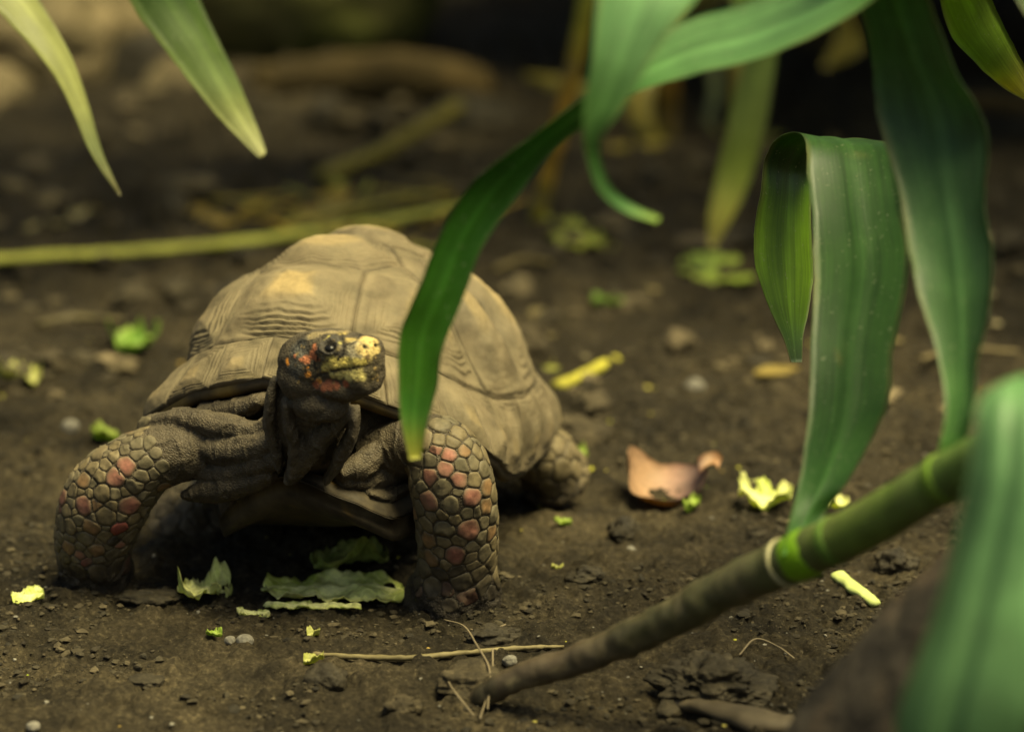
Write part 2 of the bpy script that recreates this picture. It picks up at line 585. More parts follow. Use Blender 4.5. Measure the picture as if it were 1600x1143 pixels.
def scute(name, poly, parent, seed, hgt, n=96, rings=64, ctr=None, cream=0.6, growth=0.0016, t_flat=0.36):
    rg = np.random.default_rng(seed)
    B = resample_poly(poly, n)
    c = B.mean(0) if ctr is None else np.asarray(ctr)
    t = np.linspace(0, 1, rings) ** 0.85
    t = t[1:]
    ab = c + (B - c)[None] * t[:, None, None]
    k, m = ab.shape[:2]
    T = np.broadcast_to(t[:, None], (k, m))
    P = carapace(ab)
    N = cnormal(ab)
    jit = fbm(P, 28, 3, off=seed) * 0.13 + np.abs(fbm(P, 75, 2, off=seed + 5)) * 0.07
    tt = np.clip(T + jit * sstep(0.1, 0.5, T) * (1 - sstep(0.95, 1, T)), 0, 1)
    # relief follows a rounded outline so that no creases run to the corners
    rad = np.linalg.norm(B - c, axis=1)
    kk = max(3, m // 7)
    ker = np.hanning(2 * kk + 1)
    ker /= ker.sum()
    rs_ = np.convolve(np.concatenate([rad[-kk:], rad, rad[:kk]]), ker, 'valid')
    tr = np.clip(T * (rad / rs_)[None], 0, 1.4)
    prof = (1 - sstep(t_flat * 0.3, 1.12, tr + jit * 0.6)) * (1 - T ** 5) + 0.04 * (1 - T ** 5)
    # growth rings: terraces of uneven width and depth
    ph = rg.random() * 6
    gp = (tt * 66 + 3.0 * np.sin(tt * 9 + ph) + ph) / (2 * np.pi)
    gl = 1 - sstep(0.0, 0.75, gp - np.floor(gp)) + sstep(0.9, 1.0, gp - np.floor(gp))
    amp = sstep(t_flat * 1.1, t_flat * 2.0, tt) * np.clip(0.5 + 1.6 * fbm(P, 22, 2, off=seed + 3), 0, 1.3)
    seam = sstep(0.91, 1.0, T) ** 2
    d = hgt * prof - growth * gl * np.maximum(amp, 0.0) - 0.0013 * seam
    d = d + (0.0026 * fbm(P, 24, 2, off=3) + 0.0020 * fbm(P, 60, 3, off=seed + 7)) * (1 - seam) + 0.0007 * fbm(P, 180, 2, off=seed)
    W = P + N * d[..., None]
    c3 = W[0].mean(0)
    # pigment: cream areola, dusty brown flanks, darker mud caught in the grooves
    base = shellbase * (1 + 0.38 * fbm(P, 22, 3, off=seed + 1)[..., None])
    dk = (sstep(0.05, 0.4, fbm(P, 16, 3, off=71)) * 0.5)[..., None]
    base = base * (1 - dk) + np.array([0.075, 0.064, 0.043]) * dk
    ar = (1 - sstep(t_flat * 0.5, t_flat * 1.25, tt + 0.12 * fbm(P, 70, 2, off=seed + 2)))[..., None] * cream
    col = base * (1 - ar) + np.array([0.31, 0.225, 0.10]) * ar
    mud = (sstep(0.15, 0.5, fbm(P, 38, 3, off=seed + 11)) * sstep(0.25, 0.6, tt) + 0.75 * gl * np.clip(amp, 0, 1))[..., None].clip(0, 1) * 0.6
    col = col * (1 - mud) + np.array([0.06, 0.046, 0.026]) * mud
    sm = (seam * 0.6)[..., None]
    col = col * (1 - sm) + np.array([0.035, 0.027, 0.016]) * sm
    V = np.vstack([W.reshape(-1, 3), c3])
    colv = np.vstack([col.reshape(-1, 3), col[0].mean(0)])
    F = gridfaces(k, m, True)
    F += [[(j + 1) % m, j, k * m] for j in range(m)]
    # a skirt tucks the seam edge under its neighbours
    sk = (P[-1] - N[-1] * 0.004)
    o = len(V)
    V = np.vstack([V, sk])
    colv = np.vstack([colv, np.tile([0.05, 0.04, 0.025], (m, 1))])
    F += [[(k - 1) * m + j, (k - 1) * m + (j + 1) % m, o + (j + 1) % m, o + j] for j in range(m)]
    # outward winding check
    W0 = TW(V)
    return mesh(name, W0, F, M['shell'], parent, True, colv)

# the bony shell under the scutes: outer skin, rim lip and inner side
th = np.radians(np.linspace(0, 360, 120, endpoint=False))
rows = []
for s in np.linspace(0.02, 1.0, 26):
    ab = np.stack([s * np.cos(th), s * np.sin(th)], -1)
    rows.append(carapace(ab) - cnormal(ab) * 0.0035)
ab1 = np.stack([np.cos(th), np.sin(th)], -1)
rim, nr = carapace(ab1), cnormal(ab1)
rows.append(rim - np.array([0, 0, 0.003]) - nr * 0.004)
rows.append(rim - np.array([0, 0, 0.004]) - nr * 0.008)
for s in np.linspace(0.94, 0.02, 14):
    ab = np.stack([s * np.cos(th), s * np.sin(th)], -1)
    rows.append(carapace(ab) - cnormal(ab) * 0.011)
cv = np.array(rows)
k_, m2 = cv.shape[:2]
ccol = np.tile(np.array([0.06, 0.045, 0.026]), (k_, m2, 1))
yel = sstep(0.0, 0.35, fbm(cv, 40, 2, off=31))[..., None] * 0.7
ccol[25:29] = (ccol[25:29] * (1 - yel[25:29]) + np.array([0.30, 0.20, 0.05]) * yel[25:29])
cF = gridfaces(k_, m2, True) + [list(range(m2))[::-1], [(k_ - 1) * m2 + j for j in range(m2)]]
carap = mesh('carapace', TW(cv.reshape(-1, 3)), cF, M['shell_under'], tortoise, True, ccol.reshape(-1, 3))

hv = 0.0072
for k, (P, cr) in enumerate([(V1, 0.85), (V2, 0.55), (V3, 0.5), (V4, 0.5), (V5, 0.5)]):
    scute('vertebral_scute', P, carap, 10 + k, hv, cream=cr, ctr=[0.56, 0] if k == 0 else None)
for k, P in enumerate([C1, C2, C3, C4]):
    scute('costal_scute', P, carap, 30 + k, hv, cream=0.45)
    scute('costal_scute', mir(P), carap, 40 + k, hv, cream=0.45)
for k in range(12):
    P = arc(MT[k], MT[k + 1], 0.80, 5) + arc(MT[k + 1], MT[k], 1.0, 5)
    mc = np.array(ring((MT[k] + MT[k + 1]) / 2, 0.93))
    scute('marginal_scute', P, carap, 60 + k, 0.004, 56, 30, mc, 0.3, 0.0009, 0.3)
    scute('marginal_scute', mir(P), carap, 80 + k, 0.004, 56, 30, mc * [1, -1], 0.3, 0.0009, 0.3)

# --- plastron
_e = lambda n: np.sin(np.linspace(-1, 1, n) * np.pi / 2) * 0.6 + 0.4 * np.linspace(-1, 1, n)
px_, py_ = np.meshgrid(_e(60), _e(40), indexing='ij')
def plast(u, v, top):
    w = 0.080 * np.sqrt(1 - 0.50 * np.clip((np.abs(u) - 0.25) / 0.75, 0, 1) ** 2)
    x = 0.022 + 0.152 * u * (1 - 0.20 * v * v)
    y = w * v + 0.018 * sstep(0.0, 1.0, u)
    z = -0.046 + 0.022 * sstep(0.45, 1.0, u) * (1 - 1.5 * np.abs(v) ** 1.5) + 0.004 * v * v
    edge = np.maximum(np.abs(u), np.abs(v))
    tk = 0.0165 * np.sqrt(np.maximum(1 - np.clip((edge - 0.86) / 0.14, 0, 1) ** 2, 0.0)) + 0.0006
    z = z + (tk * 0.3 if top else -tk * 1.2)
    P = np.stack([x, y, z], -1)
    return P + 0.0015 * fbm(P, 40, 3, off=3)[..., None]
pt_, pb_ = plast(px_, py_, True), plast(px_, py_, False)
nP = 60 * 40
pF = gridfaces(60, 40) + [f[::-1] for f in gridfaces(60, 40, off=nP)]
def brd():
    r = [i * 40 for i in range(60)] + [59 * 40 + j for j in range(1, 40)] + [i * 40 + 39 for i in range(58, -1, -1)] + [j for j in range(38, 0, -1)]
    return r
bd = brd()
for a, b in zip(bd, bd[1:] + bd[:1]):
    pF.append([b, a, a + nP, b + nP])
pV = np.vstack([pt_.reshape(-1, 3), pb_.reshape(-1, 3)])
pc = np.tile(np.array([0.036, 0.028, 0.017]), (len(pV), 1))
yk = sstep(0.28, 0.5, fbm(pV, 45, 3, off=44))[:, None] * 0.75
pc = pc * (1 - yk) + np.array([0.34, 0.20, 0.045]) * yk
mesh('plastron', TW(pV), pF, M['shell_under'], tortoise, True, pc)

# --- body: head, neck, torso and legs as one continuous surface
WAX = np.eye(3)
VAX = np.stack([RGT, UPV, -FWD])

def trow(px, py, d, r1, r2):
    return [*pt(px, py, d), r1, r2]

bp = []
bp.append(ellipsoid(TW([-0.01, 0, 0.015]), TAX, (0.135, 0.092, 0.048)))
bp.append(ellipsoid(TW([0.080, 0.006, -0.002]), TAX, (0.055, 0.082, 0.034)))
# front legs
RIGHT_LEG = [trow(400, 700, 1.77, 0.0188, 0.0188), trow(320, 700, 1.755, 0.01833, 0.02068), trow(235, 718, 1.755, 0.02021, 0.0235), trow(172, 772, 1.765, 0.02679, 0.02444), trow(148, 838, 1.785, 0.02491, 0.02256), trow(150, 885, 1.803, 0.02209, 0.02256), trow(153, 912, 1.815, 0.02397, 0.02632)]
LEFT_LEG = [trow(590, 712, 1.76, 0.0186, 0.0186), trow(650, 695, 1.735, 0.01767, 0.02046), trow(690, 706, 1.722, 0.020925, 0.02232), trow(706, 752, 1.722, 0.024645, 0.02325), trow(714, 820, 1.737, 0.024924, 0.02232), trow(715, 885, 1.757, 0.024366, 0.02232), trow(710, 930, 1.768, 0.0285, 0.028), trow(709, 955, 1.776, 0.0315, 0.031)]
bp.append(tube(RIGHT_LEG, 50, 28))
bp.append(tube(LEFT_LEG, 50, 28))
# hind legs
HL = [[*TW([-0.085, 0.030, -0.012]), 0.018, 0.02], trow(832, 702, 1.94, 0.021, 0.025), trow(858, 725, 1.95, 0.022, 0.026), trow(872, 750, 1.958, 0.0235, 0.028)]
HR = [[*TW([-0.09, -0.06, -0.01]), 0.03, 0.03], trow(330, 800, 1.93, 0.030, 0.03), trow(300, 838, 1.92, 0.032, 0.028), trow(290, 856, 1.92, 0.03, 0.03)]
bp.append(tube(HL, 30, 24))
bp.append(tube(HR, 30, 24))
bp.append(tube([[*TW([-0.14, 0, -0.005]), 0.012, 0.012], [*TW([-0.17, 0.01, -0.02]), 0.008, 0.008], [*TW([-0.19, 0.02, -0.035]), 0.003, 0.003]], 14, 12))
# neck
bp.append(tube([trow(500, 690, 1.81, 0.024, 0.022), trow(488, 690, 1.765, 0.0235, 0.021), trow(482, 672, 1.716, 0.0250, 0.022), trow(487, 635, 1.690, 0.0225, 0.021), trow(500, 590, 1.672, 0.020, 0.021)], 30, 26))
# head frame: looks to the right of the camera
HA = math.radians(50)
hf = unit(np.array([math.sin(HA), -math.cos(HA), 0.02]))
hl = unit(np.cross([0, 0, 1.0], hf))
hu = np.cross(hf, hl)
HAX = np.stack([hf, hl, hu])
HC = pt(513, 565, 1.655)
def HW(L):
    return HC + np.asarray(L, float) @ HAX
for c, r, bx in [((-0.008, 0, -0.001), (0.026, 0.0215, 0.0180), 1.0),
             ((0.006, 0, 0.005), (0.026, 0.0172, 0.0142), 0.7),
             ((0.0215, 0, 0.0035), (0.0160, 0.0128, 0.0150), 0.45),
             ((0.025, 0, -0.003), (0.0122, 0.0108, 0.0120), 0.55),
             ((0.007, 0, -0.0115), (0.0240, 0.0160, 0.0100), 0.9),
             ((-0.012, 0, -0.010), (0.022, 0.0220, 0.0170), 1.0),
             ((0.010, -0.0120, 0.0095), (0.0100, 0.0065, 0.0068), 0.9),
             ((0.010, 0.0120, 0.0095), (0.0100, 0.0065, 0.0068), 0.9),
             ((-0.004, -0.004, -0.024), (0.020, 0.014, 0.012), 1.0)]:
    bp.append(ellipsoid(HW(c), HAX, r, 20, 26, bx))
# loose folds of skin round the neck and shoulders
def fold(rows, d=0.006):
    R = [trow(x, y, dd + (0.014 if abs(rows[0][0] - rows[-1][0]) > 70 else 0.004), r * (2.1 if abs(rows[0][0] - rows[-1][0]) > 70 else 1.2), d) for x, y, dd, r in rows]
    bp.append(tube(R, 24, 10))
fold([(432, 590, 1.672, 0.002), (424, 625, 1.675, 0.0032), (424, 665, 1.685, 0.0036), (432, 700, 1.695, 0.003), (436, 725, 1.705, 0.002)], 0.009)
fold([(447, 625, 1.66, 0.002), (452, 660, 1.668, 0.003), (462, 695, 1.68, 0.0034), (458, 735, 1.695, 0.002)], 0.008)
fold([(548, 640, 1.655, 0.002), (520, 665, 1.66, 0.003), (492, 690, 1.668, 0.0038), (470, 722, 1.682, 0.0032), (458, 742, 1.695, 0.002)], 0.009)
fold([(556, 645, 1.665, 0.002), (548, 680, 1.675, 0.003), (530, 715, 1.69, 0.0035), (515, 745, 1.705, 0.002)], 0.009)
fold([(232, 660, 1.755, 0.002), (290, 655, 1.735, 0.0035), (350, 668, 1.72, 0.004), (405, 672, 1.71, 0.003), (430, 650, 1.70, 0.002)], 0.010)
fold([(300, 690, 1.745, 0.002), (345, 705, 1.722, 0.0042), (400, 700, 1.705, 0.0045), (440, 682, 1.69, 0.003)], 0.012)
fold([(310, 738, 1.745, 0.002), (350, 738, 1.725, 0.004), (400, 726, 1.708, 0.004), (445, 708, 1.692, 0.003)], 0.010)
fold([(300, 770, 1.745, 0.002), (340, 762, 1.73, 0.0045), (390, 750, 1.715, 0.004), (430, 738, 1.705, 0.002)], 0.010)
fold([(320, 640, 1.75, 0.002), (370, 640, 1.735, 0.0035), (415, 622, 1.72, 0.002)], 0.010)
fold([(640, 680, 1.735, 0.002), (600, 700, 1.725, 0.0035), (565, 728, 1.715, 0.004), (530, 742, 1.71, 0.002)], 0.010)
fold([(640, 720, 1.74, 0.002), (600, 742, 1.73, 0.004), (560, 752, 1.722, 0.003), (530, 750, 1.715, 0.002)], 0.010)
fold([(640, 760, 1.745, 0.002), (605, 775, 1.738, 0.004), (570, 768, 1.73, 0.002)], 0.010)

V0, F0 = join(bp)
tmp = bpy.data.meshes.new('tmp_body')
tmp.from_pydata(V0.tolist(), [], F0)
to = bpy.data.objects.new('tmp_body', tmp)
COL.objects.link(to)
md = to.modifiers.new('r', 'REMESH')
md.mode, md.voxel_size = 'VOXEL', 0.00076
dg = bpy.context.evaluated_depsgraph_get()
ev = to.evaluated_get(dg).to_mesh()
bV = np.empty(len(ev.vertices) * 3)
ev.vertices.foreach_get('co', bV)
bV = bV.reshape(-1, 3)
bE = np.empty(len(ev.edges) * 2, np.int32)
ev.edges.foreach_get('vertices', bE)
bE = bE.reshape(-1, 2)
bF = [list(p.vertices) for p in ev.polygons]
to.evaluated_get(dg).to_mesh_clear()
bpy.data.objects.remove(to)
bpy.data.meshes.remove(tmp)

deg = np.bincount(bE.ravel(), minlength=len(bV)).astype(float)
def smooth(V, it, lam=0.5):
    for _ in range(it):
        A = np.stack([np.bincount(bE[:, 0], V[bE[:, 1], k], len(V)) + np.bincount(bE[:, 1], V[bE[:, 0], k], len(V)) for k in range(3)], -1)
        V = V + lam * (A / deg[:, None] - V)
    return V
bV = smooth(bV, 8)
tri = np.array([[f[0], f[1], f[2]] for f in bF] + [[f[0], f[2], f[3]] for f in bF if len(f) == 4])
def vnormals(V):
    n = np.cross(V[tri[:, 1]] - V[tri[:, 0]], V[tri[:, 2]] - V[tri[:, 0]])
    return unit(np.stack([sum(np.bincount(tri[:, c], n[:, k], len(V)) for c in range(3)) for k in range(3)], -1))
bN = vnormals(bV)
hd = np.linalg.norm((bV - HC) @ HAX.T / np.array([0.046, 0.032, 0.030]), axis=1)
head_w = 1 - sstep(0.85, 1.15, hd)
nw = 1 - head_w
# wrinkles: stretched noise on skin, softer on the head
wr = fbm(bV * np.array([1, 1, 1.4]), 95, 3, 0.6)
rid = 1 - np.abs(fbm(bV * np.array([1, 1, 0.35]), 120, 2, 0.5, off=6)) * 2
bV = bV + bN * ((0.0009 * wr + 0.0009 * sstep(0.6, 1, rid)) * nw + 0.0006 * fbm(bV, 260, 2) * head_w)[:, None]

lowz = (1 - sstep(0.010, 0.028, bV[:, 2])) * nw
bV = bV + bN * (0.0045 * fbm(bV, 85, 3, 0.6, off=40) * lowz)[:, None]
# lookup from photo pixel to the nearest visible skin vertex
pj = proj(bV)
facing = (bN @ -FWD) > 0.05
FI = np.where(facing)[0]
def hit(px, py, rad=4.0):
    d2 = (pj[FI, 0] - px) ** 2 + (pj[FI, 1] - py) ** 2
    while True:
        k = np.where(d2 < rad * rad)[0]
        if len(k):
            return FI[k[np.argmin(pj[FI[k], 2] + 0.0004 * np.sqrt(d2[k]))]]
        rad *= 1.6

Z1 = lambda x, y: (400 + x / 4.396, 470 + y / 4.396)
PXM = 1.65 / FPX                                             # metres per photo pixel at the head
skin = np.tile(np.array([0.060, 0.047, 0.029]), (len(bV), 1))
skin = skin * (1 + 0.35 * fbm(bV, 40, 3, off=2)[:, None])
HI = np.where(hd < 2.2)[0]
wob = fbm(bV[HI], 420, 2, 0.6, off=9)
def paint(zx, zy, r, col, soft=0.35, strength=1.0, wobble=0.35):
    k = hit(*Z1(zx, zy))
    R = r / 4.396 * PXM
    d = np.linalg.norm(bV[HI] - bV[k], axis=1) / R + wobble * wob
    w = ((1 - sstep(1 - soft, 1 + soft, d)) * strength)[:, None]
    skin[HI] = skin[HI] * (1 - w) + np.array(col) * w
def stroke(pts, r, col, **kw):
    P = crom([[*p, 0] for p in pts], 6 * len(pts))
    for p in P:
        paint(p[0], p[1], r, col, **kw)
for z in [(380, 225), (440, 205), (520, 195), (600, 195), (690, 190), (760, 200)]:
    paint(*z, 48, (0.26, 0.20, 0.10), 0.5, 0.8)
paint(285, 320, 85, (0.055, 0.052, 0.044))
paint(280, 450, 95, (0.070, 0.064, 0.050))
paint(500, 310, 85, (0.085, 0.076, 0.060))
for z, r in [((420, 450), 50), ((440, 400), 40), ((330, 545), 40), ((650, 560), 60), ((750, 545), 50)]:
    paint(*z, r, (0.11, 0.088, 0.05), 0.5, 0.7)
for z, r in [((650, 250), 45), ((600, 210), 30), ((560, 330), 20)]:
    paint(*z, r, (0.42, 0.31, 0.10), 0.5, 0.8)
paint(680, 345, 78, (0.40, 0.34, 0.21), 0.4, 0.9)
for z, r in [((775, 255), 62), ((815, 250), 40), ((740, 330), 45), ((800, 350), 40), ((780, 400), 45), ((835, 330), 30)]:
    paint(*z, r, (0.58, 0.43, 0.16), 0.4, 0.95)
for z, r in [((520, 425), 48), ((465, 465), 36), ((570, 430), 46), ((630, 425), 42), ((690, 425), 40), ((745, 425), 34)]:
    paint(*z, r, (0.58, 0.46, 0.12), 0.35, 0.95)
for z, r in [((515, 525), 26), ((570, 520), 30), ((625, 515), 40), ((680, 510), 40), ((730, 515), 32)]:
    paint(*z, r, (0.64, 0.53, 0.18), 0.35, 0.95)
for z, r in [((800, 465), 42), ((840, 440), 36), ((770, 480), 30), ((820, 510), 44)]:
    paint(*z, r, (0.06, 0.048, 0.022), 0.4, 0.9)
paint(775, 388, 22, (0.06, 0.03, 0.02), 0.4, 0.8)
for z, r in [((388, 295), 20), ((384, 335), 28), ((370, 370), 33), ((345, 405), 33), ((395, 395), 30), ((265, 378), 13), ((300, 408), 13)]:
    paint(*z, r, (0.46, 0.15, 0.065), 0.3)
for z, r in [((200, 402), 17), ((215, 432), 14), ((355, 458), 12), ((352, 506), 25), ((430, 556), 19)]:
    paint(*z, r, (0.62, 0.23, 0.03), 0.3)
for z, r in [((404, 583), 27), ((460, 590), 30), ((500, 580), 40), ((545, 578), 32), ((605, 578), 28)]:
    paint(*z, r, (0.37, 0.11, 0.05), 0.3)
rg = random.Random(5)
for k in range(55):                                          # ochre flecks
    paint(rg.uniform(260, 860), rg.uniform(190, 560), rg.uniform(5, 12), (0.42, 0.27, 0.08), 0.5, 0.6)
for k in range(170):                                          # dark specks of dirt on the snout and jaws
    paint(rg.uniform(430, 860), rg.uniform(200, 540), rg.uniform(3, 9), (0.03, 0.024, 0.015), 0.4, 0.8)
for pl in [[(400, 345), (420, 390), (400, 440), (420, 480)], [(330, 440), (400, 445)], [(585, 200), (600, 240), (590, 300)], [(700, 250), (715, 215), (760, 205)], [(600, 290), (600, 360), (560, 400)], [(235, 330), (300, 270), (390, 262)], [(245, 390), (330, 440), (340, 500)], [(690, 260), (620, 300)]]:
    stroke(pl, 9, (0.012, 0.010, 0.007), soft=0.35, strength=0.95, wobble=0.2)
mouth = [(400, 535), (450, 508), (520, 488), (600, 470), (680, 462), (760, 452), (850, 440)]
stroke(mouth, 9, (0.02, 0.015, 0.01), soft=0.4, wobble=0.15)
for z in [(495, 240), (575, 292), (465, 262)]:
    paint(*z, 11, (0.42, 0.36, 0.10))
# relief of the mouth slit, nostrils and eye socket
for p in crom([[*z, 0] for z in mouth], 40):
    k = hit(*Z1(p[0], p[1]))
    w = np.exp(-(np.linalg.norm(bV - bV[k], axis=1) / 0.0011) ** 2)
    bV = bV - bN * (0.00035 * w)[:, None]
for z, r, dp in [((755, 305), 19, 0.0022), ((828, 298), 14, 0.0018)]:
    k = hit(*Z1(*z))
    d = np.linalg.norm(bV - bV[k], axis=1)
    R = r / 4.396 * PXM
    w = np.exp(-(d / R) ** 2)
    paint(*z, r * 1.1, (0.006, 0.004, 0.003), 0.3, 1.0, 0.1)
    bV = bV - bN * (dp * w)[:, None]
ke = hit(*Z1(505, 318))
eye_c, eye_n = bV[ke].copy(), bN[ke].copy()
dl_ = (bV - eye_c) @ HAX.T
d = np.sqrt((dl_[:, 0] / 1.25) ** 2 + dl_[:, 1] ** 2 + (dl_[:, 2] * 1.25) ** 2)
brow = np.exp(-((dl_[:, 2] - 0.0042) / 0.0018) ** 2 - (dl_[:, 0] / 0.0075) ** 2) * (np.abs(dl_[:, 1]) < 0.008)
bV = bV + bN * (0.0022 * brow)[:, None]
bV = bV + bN * (0.0013 * np.exp(-((d - 0.0046) / 0.0014) ** 2) - 0.0014 * np.exp(-(d / 0.0032) ** 2))[:, None]
w = np.exp(-(d / 0.0062) ** 4)[:, None]
skin = skin * (1 - w) + np.array([0.03, 0.025, 0.02]) * w
# mud on the feet
mz = 1 - sstep(0.012, 0.030, bV[:, 2] + 0.008 * fbm(bV, 60, 2))
skin = skin * (1 - 0.8 * mz[:, None]) + np.array([0.022, 0.017, 0.012]) * 0.8 * mz[:, None]
body = mesh('body', bV, bF, M['skin'], tortoise, True, skin)
eV, eF = ellipsoid(eye_c - eye_n * 0.0022, HAX, (0.0037, 0.0033, 0.0028), 18, 24)
eye = mesh('eye', eV, eF, M['eye'], body)
ol = HW([0.012, 0.0155, 0.0065])
mesh('eye', *ellipsoid(ol, HAX, (0.0044, 0.0044, 0.0042), 18, 24), M['eye'], body)

# --- horny scales on the legs: cells spread over the skin, each a domed plate of its own
bvh = BVHTree.FromPolygons([tuple(v) for v in bV], bF)
bN = vnormals(bV)
pj = proj(bV)
facing = (bN @ -FWD) > 0.05
FI = np.where(facing)[0]
Z3 = lambda x, y: (380 + x / 3.007, 600 + y / 3.007)
Z2 = lambda x, y: (60 + x / 3.5725, 620 + y / 3.5725)
RED, DRED, ORG, TAN, GRY, DRK = (0.255, 0.105, 0.072), (0.20, 0.055, 0.040), (0.20, 0.112, 0.048), (0.130, 0.100, 0.050), (0.108, 0.089, 0.050), (0.040, 0.032, 0.020)
left_scales = [((912, 262), 34, TAN), ((908, 305), 30, RED), ((970, 330), 36, RED), ((1030, 378), 36, GRY), ((880, 360), 34, GRY), ((950, 395), 38, RED), ((878, 437), 38, RED), ((1015, 448), 42, RED), ((825, 480), 34, GRY), ((938, 487), 46, GRY), ((1085, 455), 36, TAN), ((1005, 512), 24, GRY), ((865, 555), 56, RED), ((975, 570), 52, GRY), ((1075, 535), 48, RED), ((1055, 607), 28, GRY), ((1108, 607), 24, GRY), ((1155, 575), 42, ORG), ((800, 610), 36, ORG), ((932, 618), 30, TAN), ((992, 636), 26, TAN), ((850, 660), 42, TAN), ((945, 680), 50, GRY), ((1060, 685), 58, RED), ((1140, 650), 28, GRY), ((1178, 695), 40, ORG), ((858, 738), 48, ORG), ((938, 748), 34, TAN), ((1010, 738), 38, TAN), ((1132, 725), 32, GRY), ((1078, 772), 30, GRY), ((1145, 802), 44, GRY), ((995, 805), 54, RED), ((880, 822), 44, ORG), ((1090, 852), 28, TAN), ((1115, 905), 46, TAN), ((1188, 850), 34, TAN), ((920, 890), 34, DRK), ((1000, 880), 36, DRK), ((1065, 997), 40, DRED), ((960, 962), 26, DRED), ((815, 970), 20, DRED), ((1160, 970), 36, DRK), ((965, 1040), 26, DRK)]
right_scales = [((488, 388), 58, RED), ((430, 448), 56, RED), ((252, 465), 50, ORG), ((250, 602), 60, RED), ((508, 608), 66, RED), ((545, 262), 44, GRY), ((542, 322), 42, GRY), ((472, 295), 36, GRY), ((410, 325), 40, TAN), ((375, 378), 40, TAN), ((290, 392), 46, TAN), ((340, 445), 44, TAN), ((610, 255), 34, GRY), ((575, 448), 48, GRY), ((540, 512), 56, GRY), ((630, 507), 38, GRY), ((352, 542), 56, TAN), ((428, 545), 38, GRY), ((270, 538), 26, TAN), ((178, 520), 44, TAN), ((380, 665), 64, TAN), ((290, 738), 58, ORG), ((455, 748), 56, DRED), ((160, 725), 56, TAN), ((165, 845), 48, ORG), ((325, 865), 54, ORG), ((625, 590), 44, GRY), ((545, 692), 48, TAN), ((150, 632), 44, TAN), ((200, 640), 20, TAN), ((430, 820), 40, DRK), ((590, 370), 36, GRY), ((655, 310), 24, GRY), ((690, 390), 28, GRY), ((270, 925), 30, DRED), ((640, 430), 28, GRY)]
seeds = []                                                   # position, normal, radius, colour
def seed_px(z, r, col, sc, dep):
    k = hit(*z)
    seeds.append((bV[k], bN[k], r * dep / FPX / sc, np.array(col)))
for z, r, c in left_scales:
    seed_px(Z3(*z), r, c, 3.007, 1.72)
for z, r, c in right_scales:
    seed_px(Z2(*z), r, c, 3.5725, 1.755)
def leg_dist(ctrl, lo, hi):
    C = crom(ctrl, 60)[int(lo * 59):int(hi * 59) + 1, :3]
    return np.min(np.linalg.norm(bV[:, None, :] - C[None, ::3], axis=2), axis=1)
rs = np.random.default_rng(3)
def fill(mask, rfun, colfun, maxn):
    cand = np.where(mask)[0]
    rs.shuffle(cand)
    got = 0
    SP_ = np.array([s[0] for s in seeds]) if seeds else np.zeros((0, 3))
    SR_ = np.array([s[2] for s in seeds]) if seeds else np.zeros(0)
    for k in cand:
        r = rfun(bV[k])
        if len(SP_):
            dd = np.linalg.norm(SP_ - bV[k], axis=1)
            if np.any(dd < (r + SR_) * 0.80):
                continue
        seeds.append((bV[k], bN[k], r, np.array(colfun(bV[k]))))
        SP_ = np.vstack([SP_, bV[k]])
        SR_ = np.append(SR_, r)
        got += 1
        if got >= maxn:
            break
def near(ctrl, lo, hi, rad):
    m = np.zeros(len(bV), bool)
    C = crom(ctrl, 60)
    lo_, hi_ = np.min(C[:, :3], 0) - 0.05, np.max(C[:, :3], 0) + 0.05
    box = np.all((bV > lo_) & (bV < hi_), 1)
    idx = np.where(box)[0]
    D = np.linalg.norm(bV[idx][:, None] - C[None, ::2, :3], axis=2)
    j = np.argmin(D, 1)
    f = j * 2 / 59.0
    ok = (D.min(1) < rad) & (f >= lo) & (f <= hi)
    m[idx[ok]] = True
    return m
def pick(_p):
    u = rs.random()
    return TAN if u < 0.45 else GRY if u < 0.88 else ORG if u < 0.94 else RED
camside = (bN @ -FWD) > -0.25
for rr, cnt in ((0.0064, 40), (0.0046, 90)):
    fill(near(LEFT_LEG, 0.26, 0.93, 0.034) & camside & (bV[:, 2] > 0.017), lambda p: rr * rs.uniform(0.9, 1.1), pick, cnt)
for rr, cnt in ((0.0064, 40), (0.0044, 90), (0.0030, 30)):
    fill(near(RIGHT_LEG, 0.31, 0.95, 0.036) & camside & (bV[:, 2] > 0.017), lambda p: rr * rs.uniform(0.9, 1.1), pick, cnt)
for ctrl in (HL, HR):
    for rr, cnt in ((0.0080, 14), (0.0055, 26)):
        fill(near(ctrl, 0.35, 1.0, 0.04) & camside & (bV[:, 2] > 0.004), lambda p: rr * rs.uniform(0.85, 1.15), lambda p: TAN, cnt)

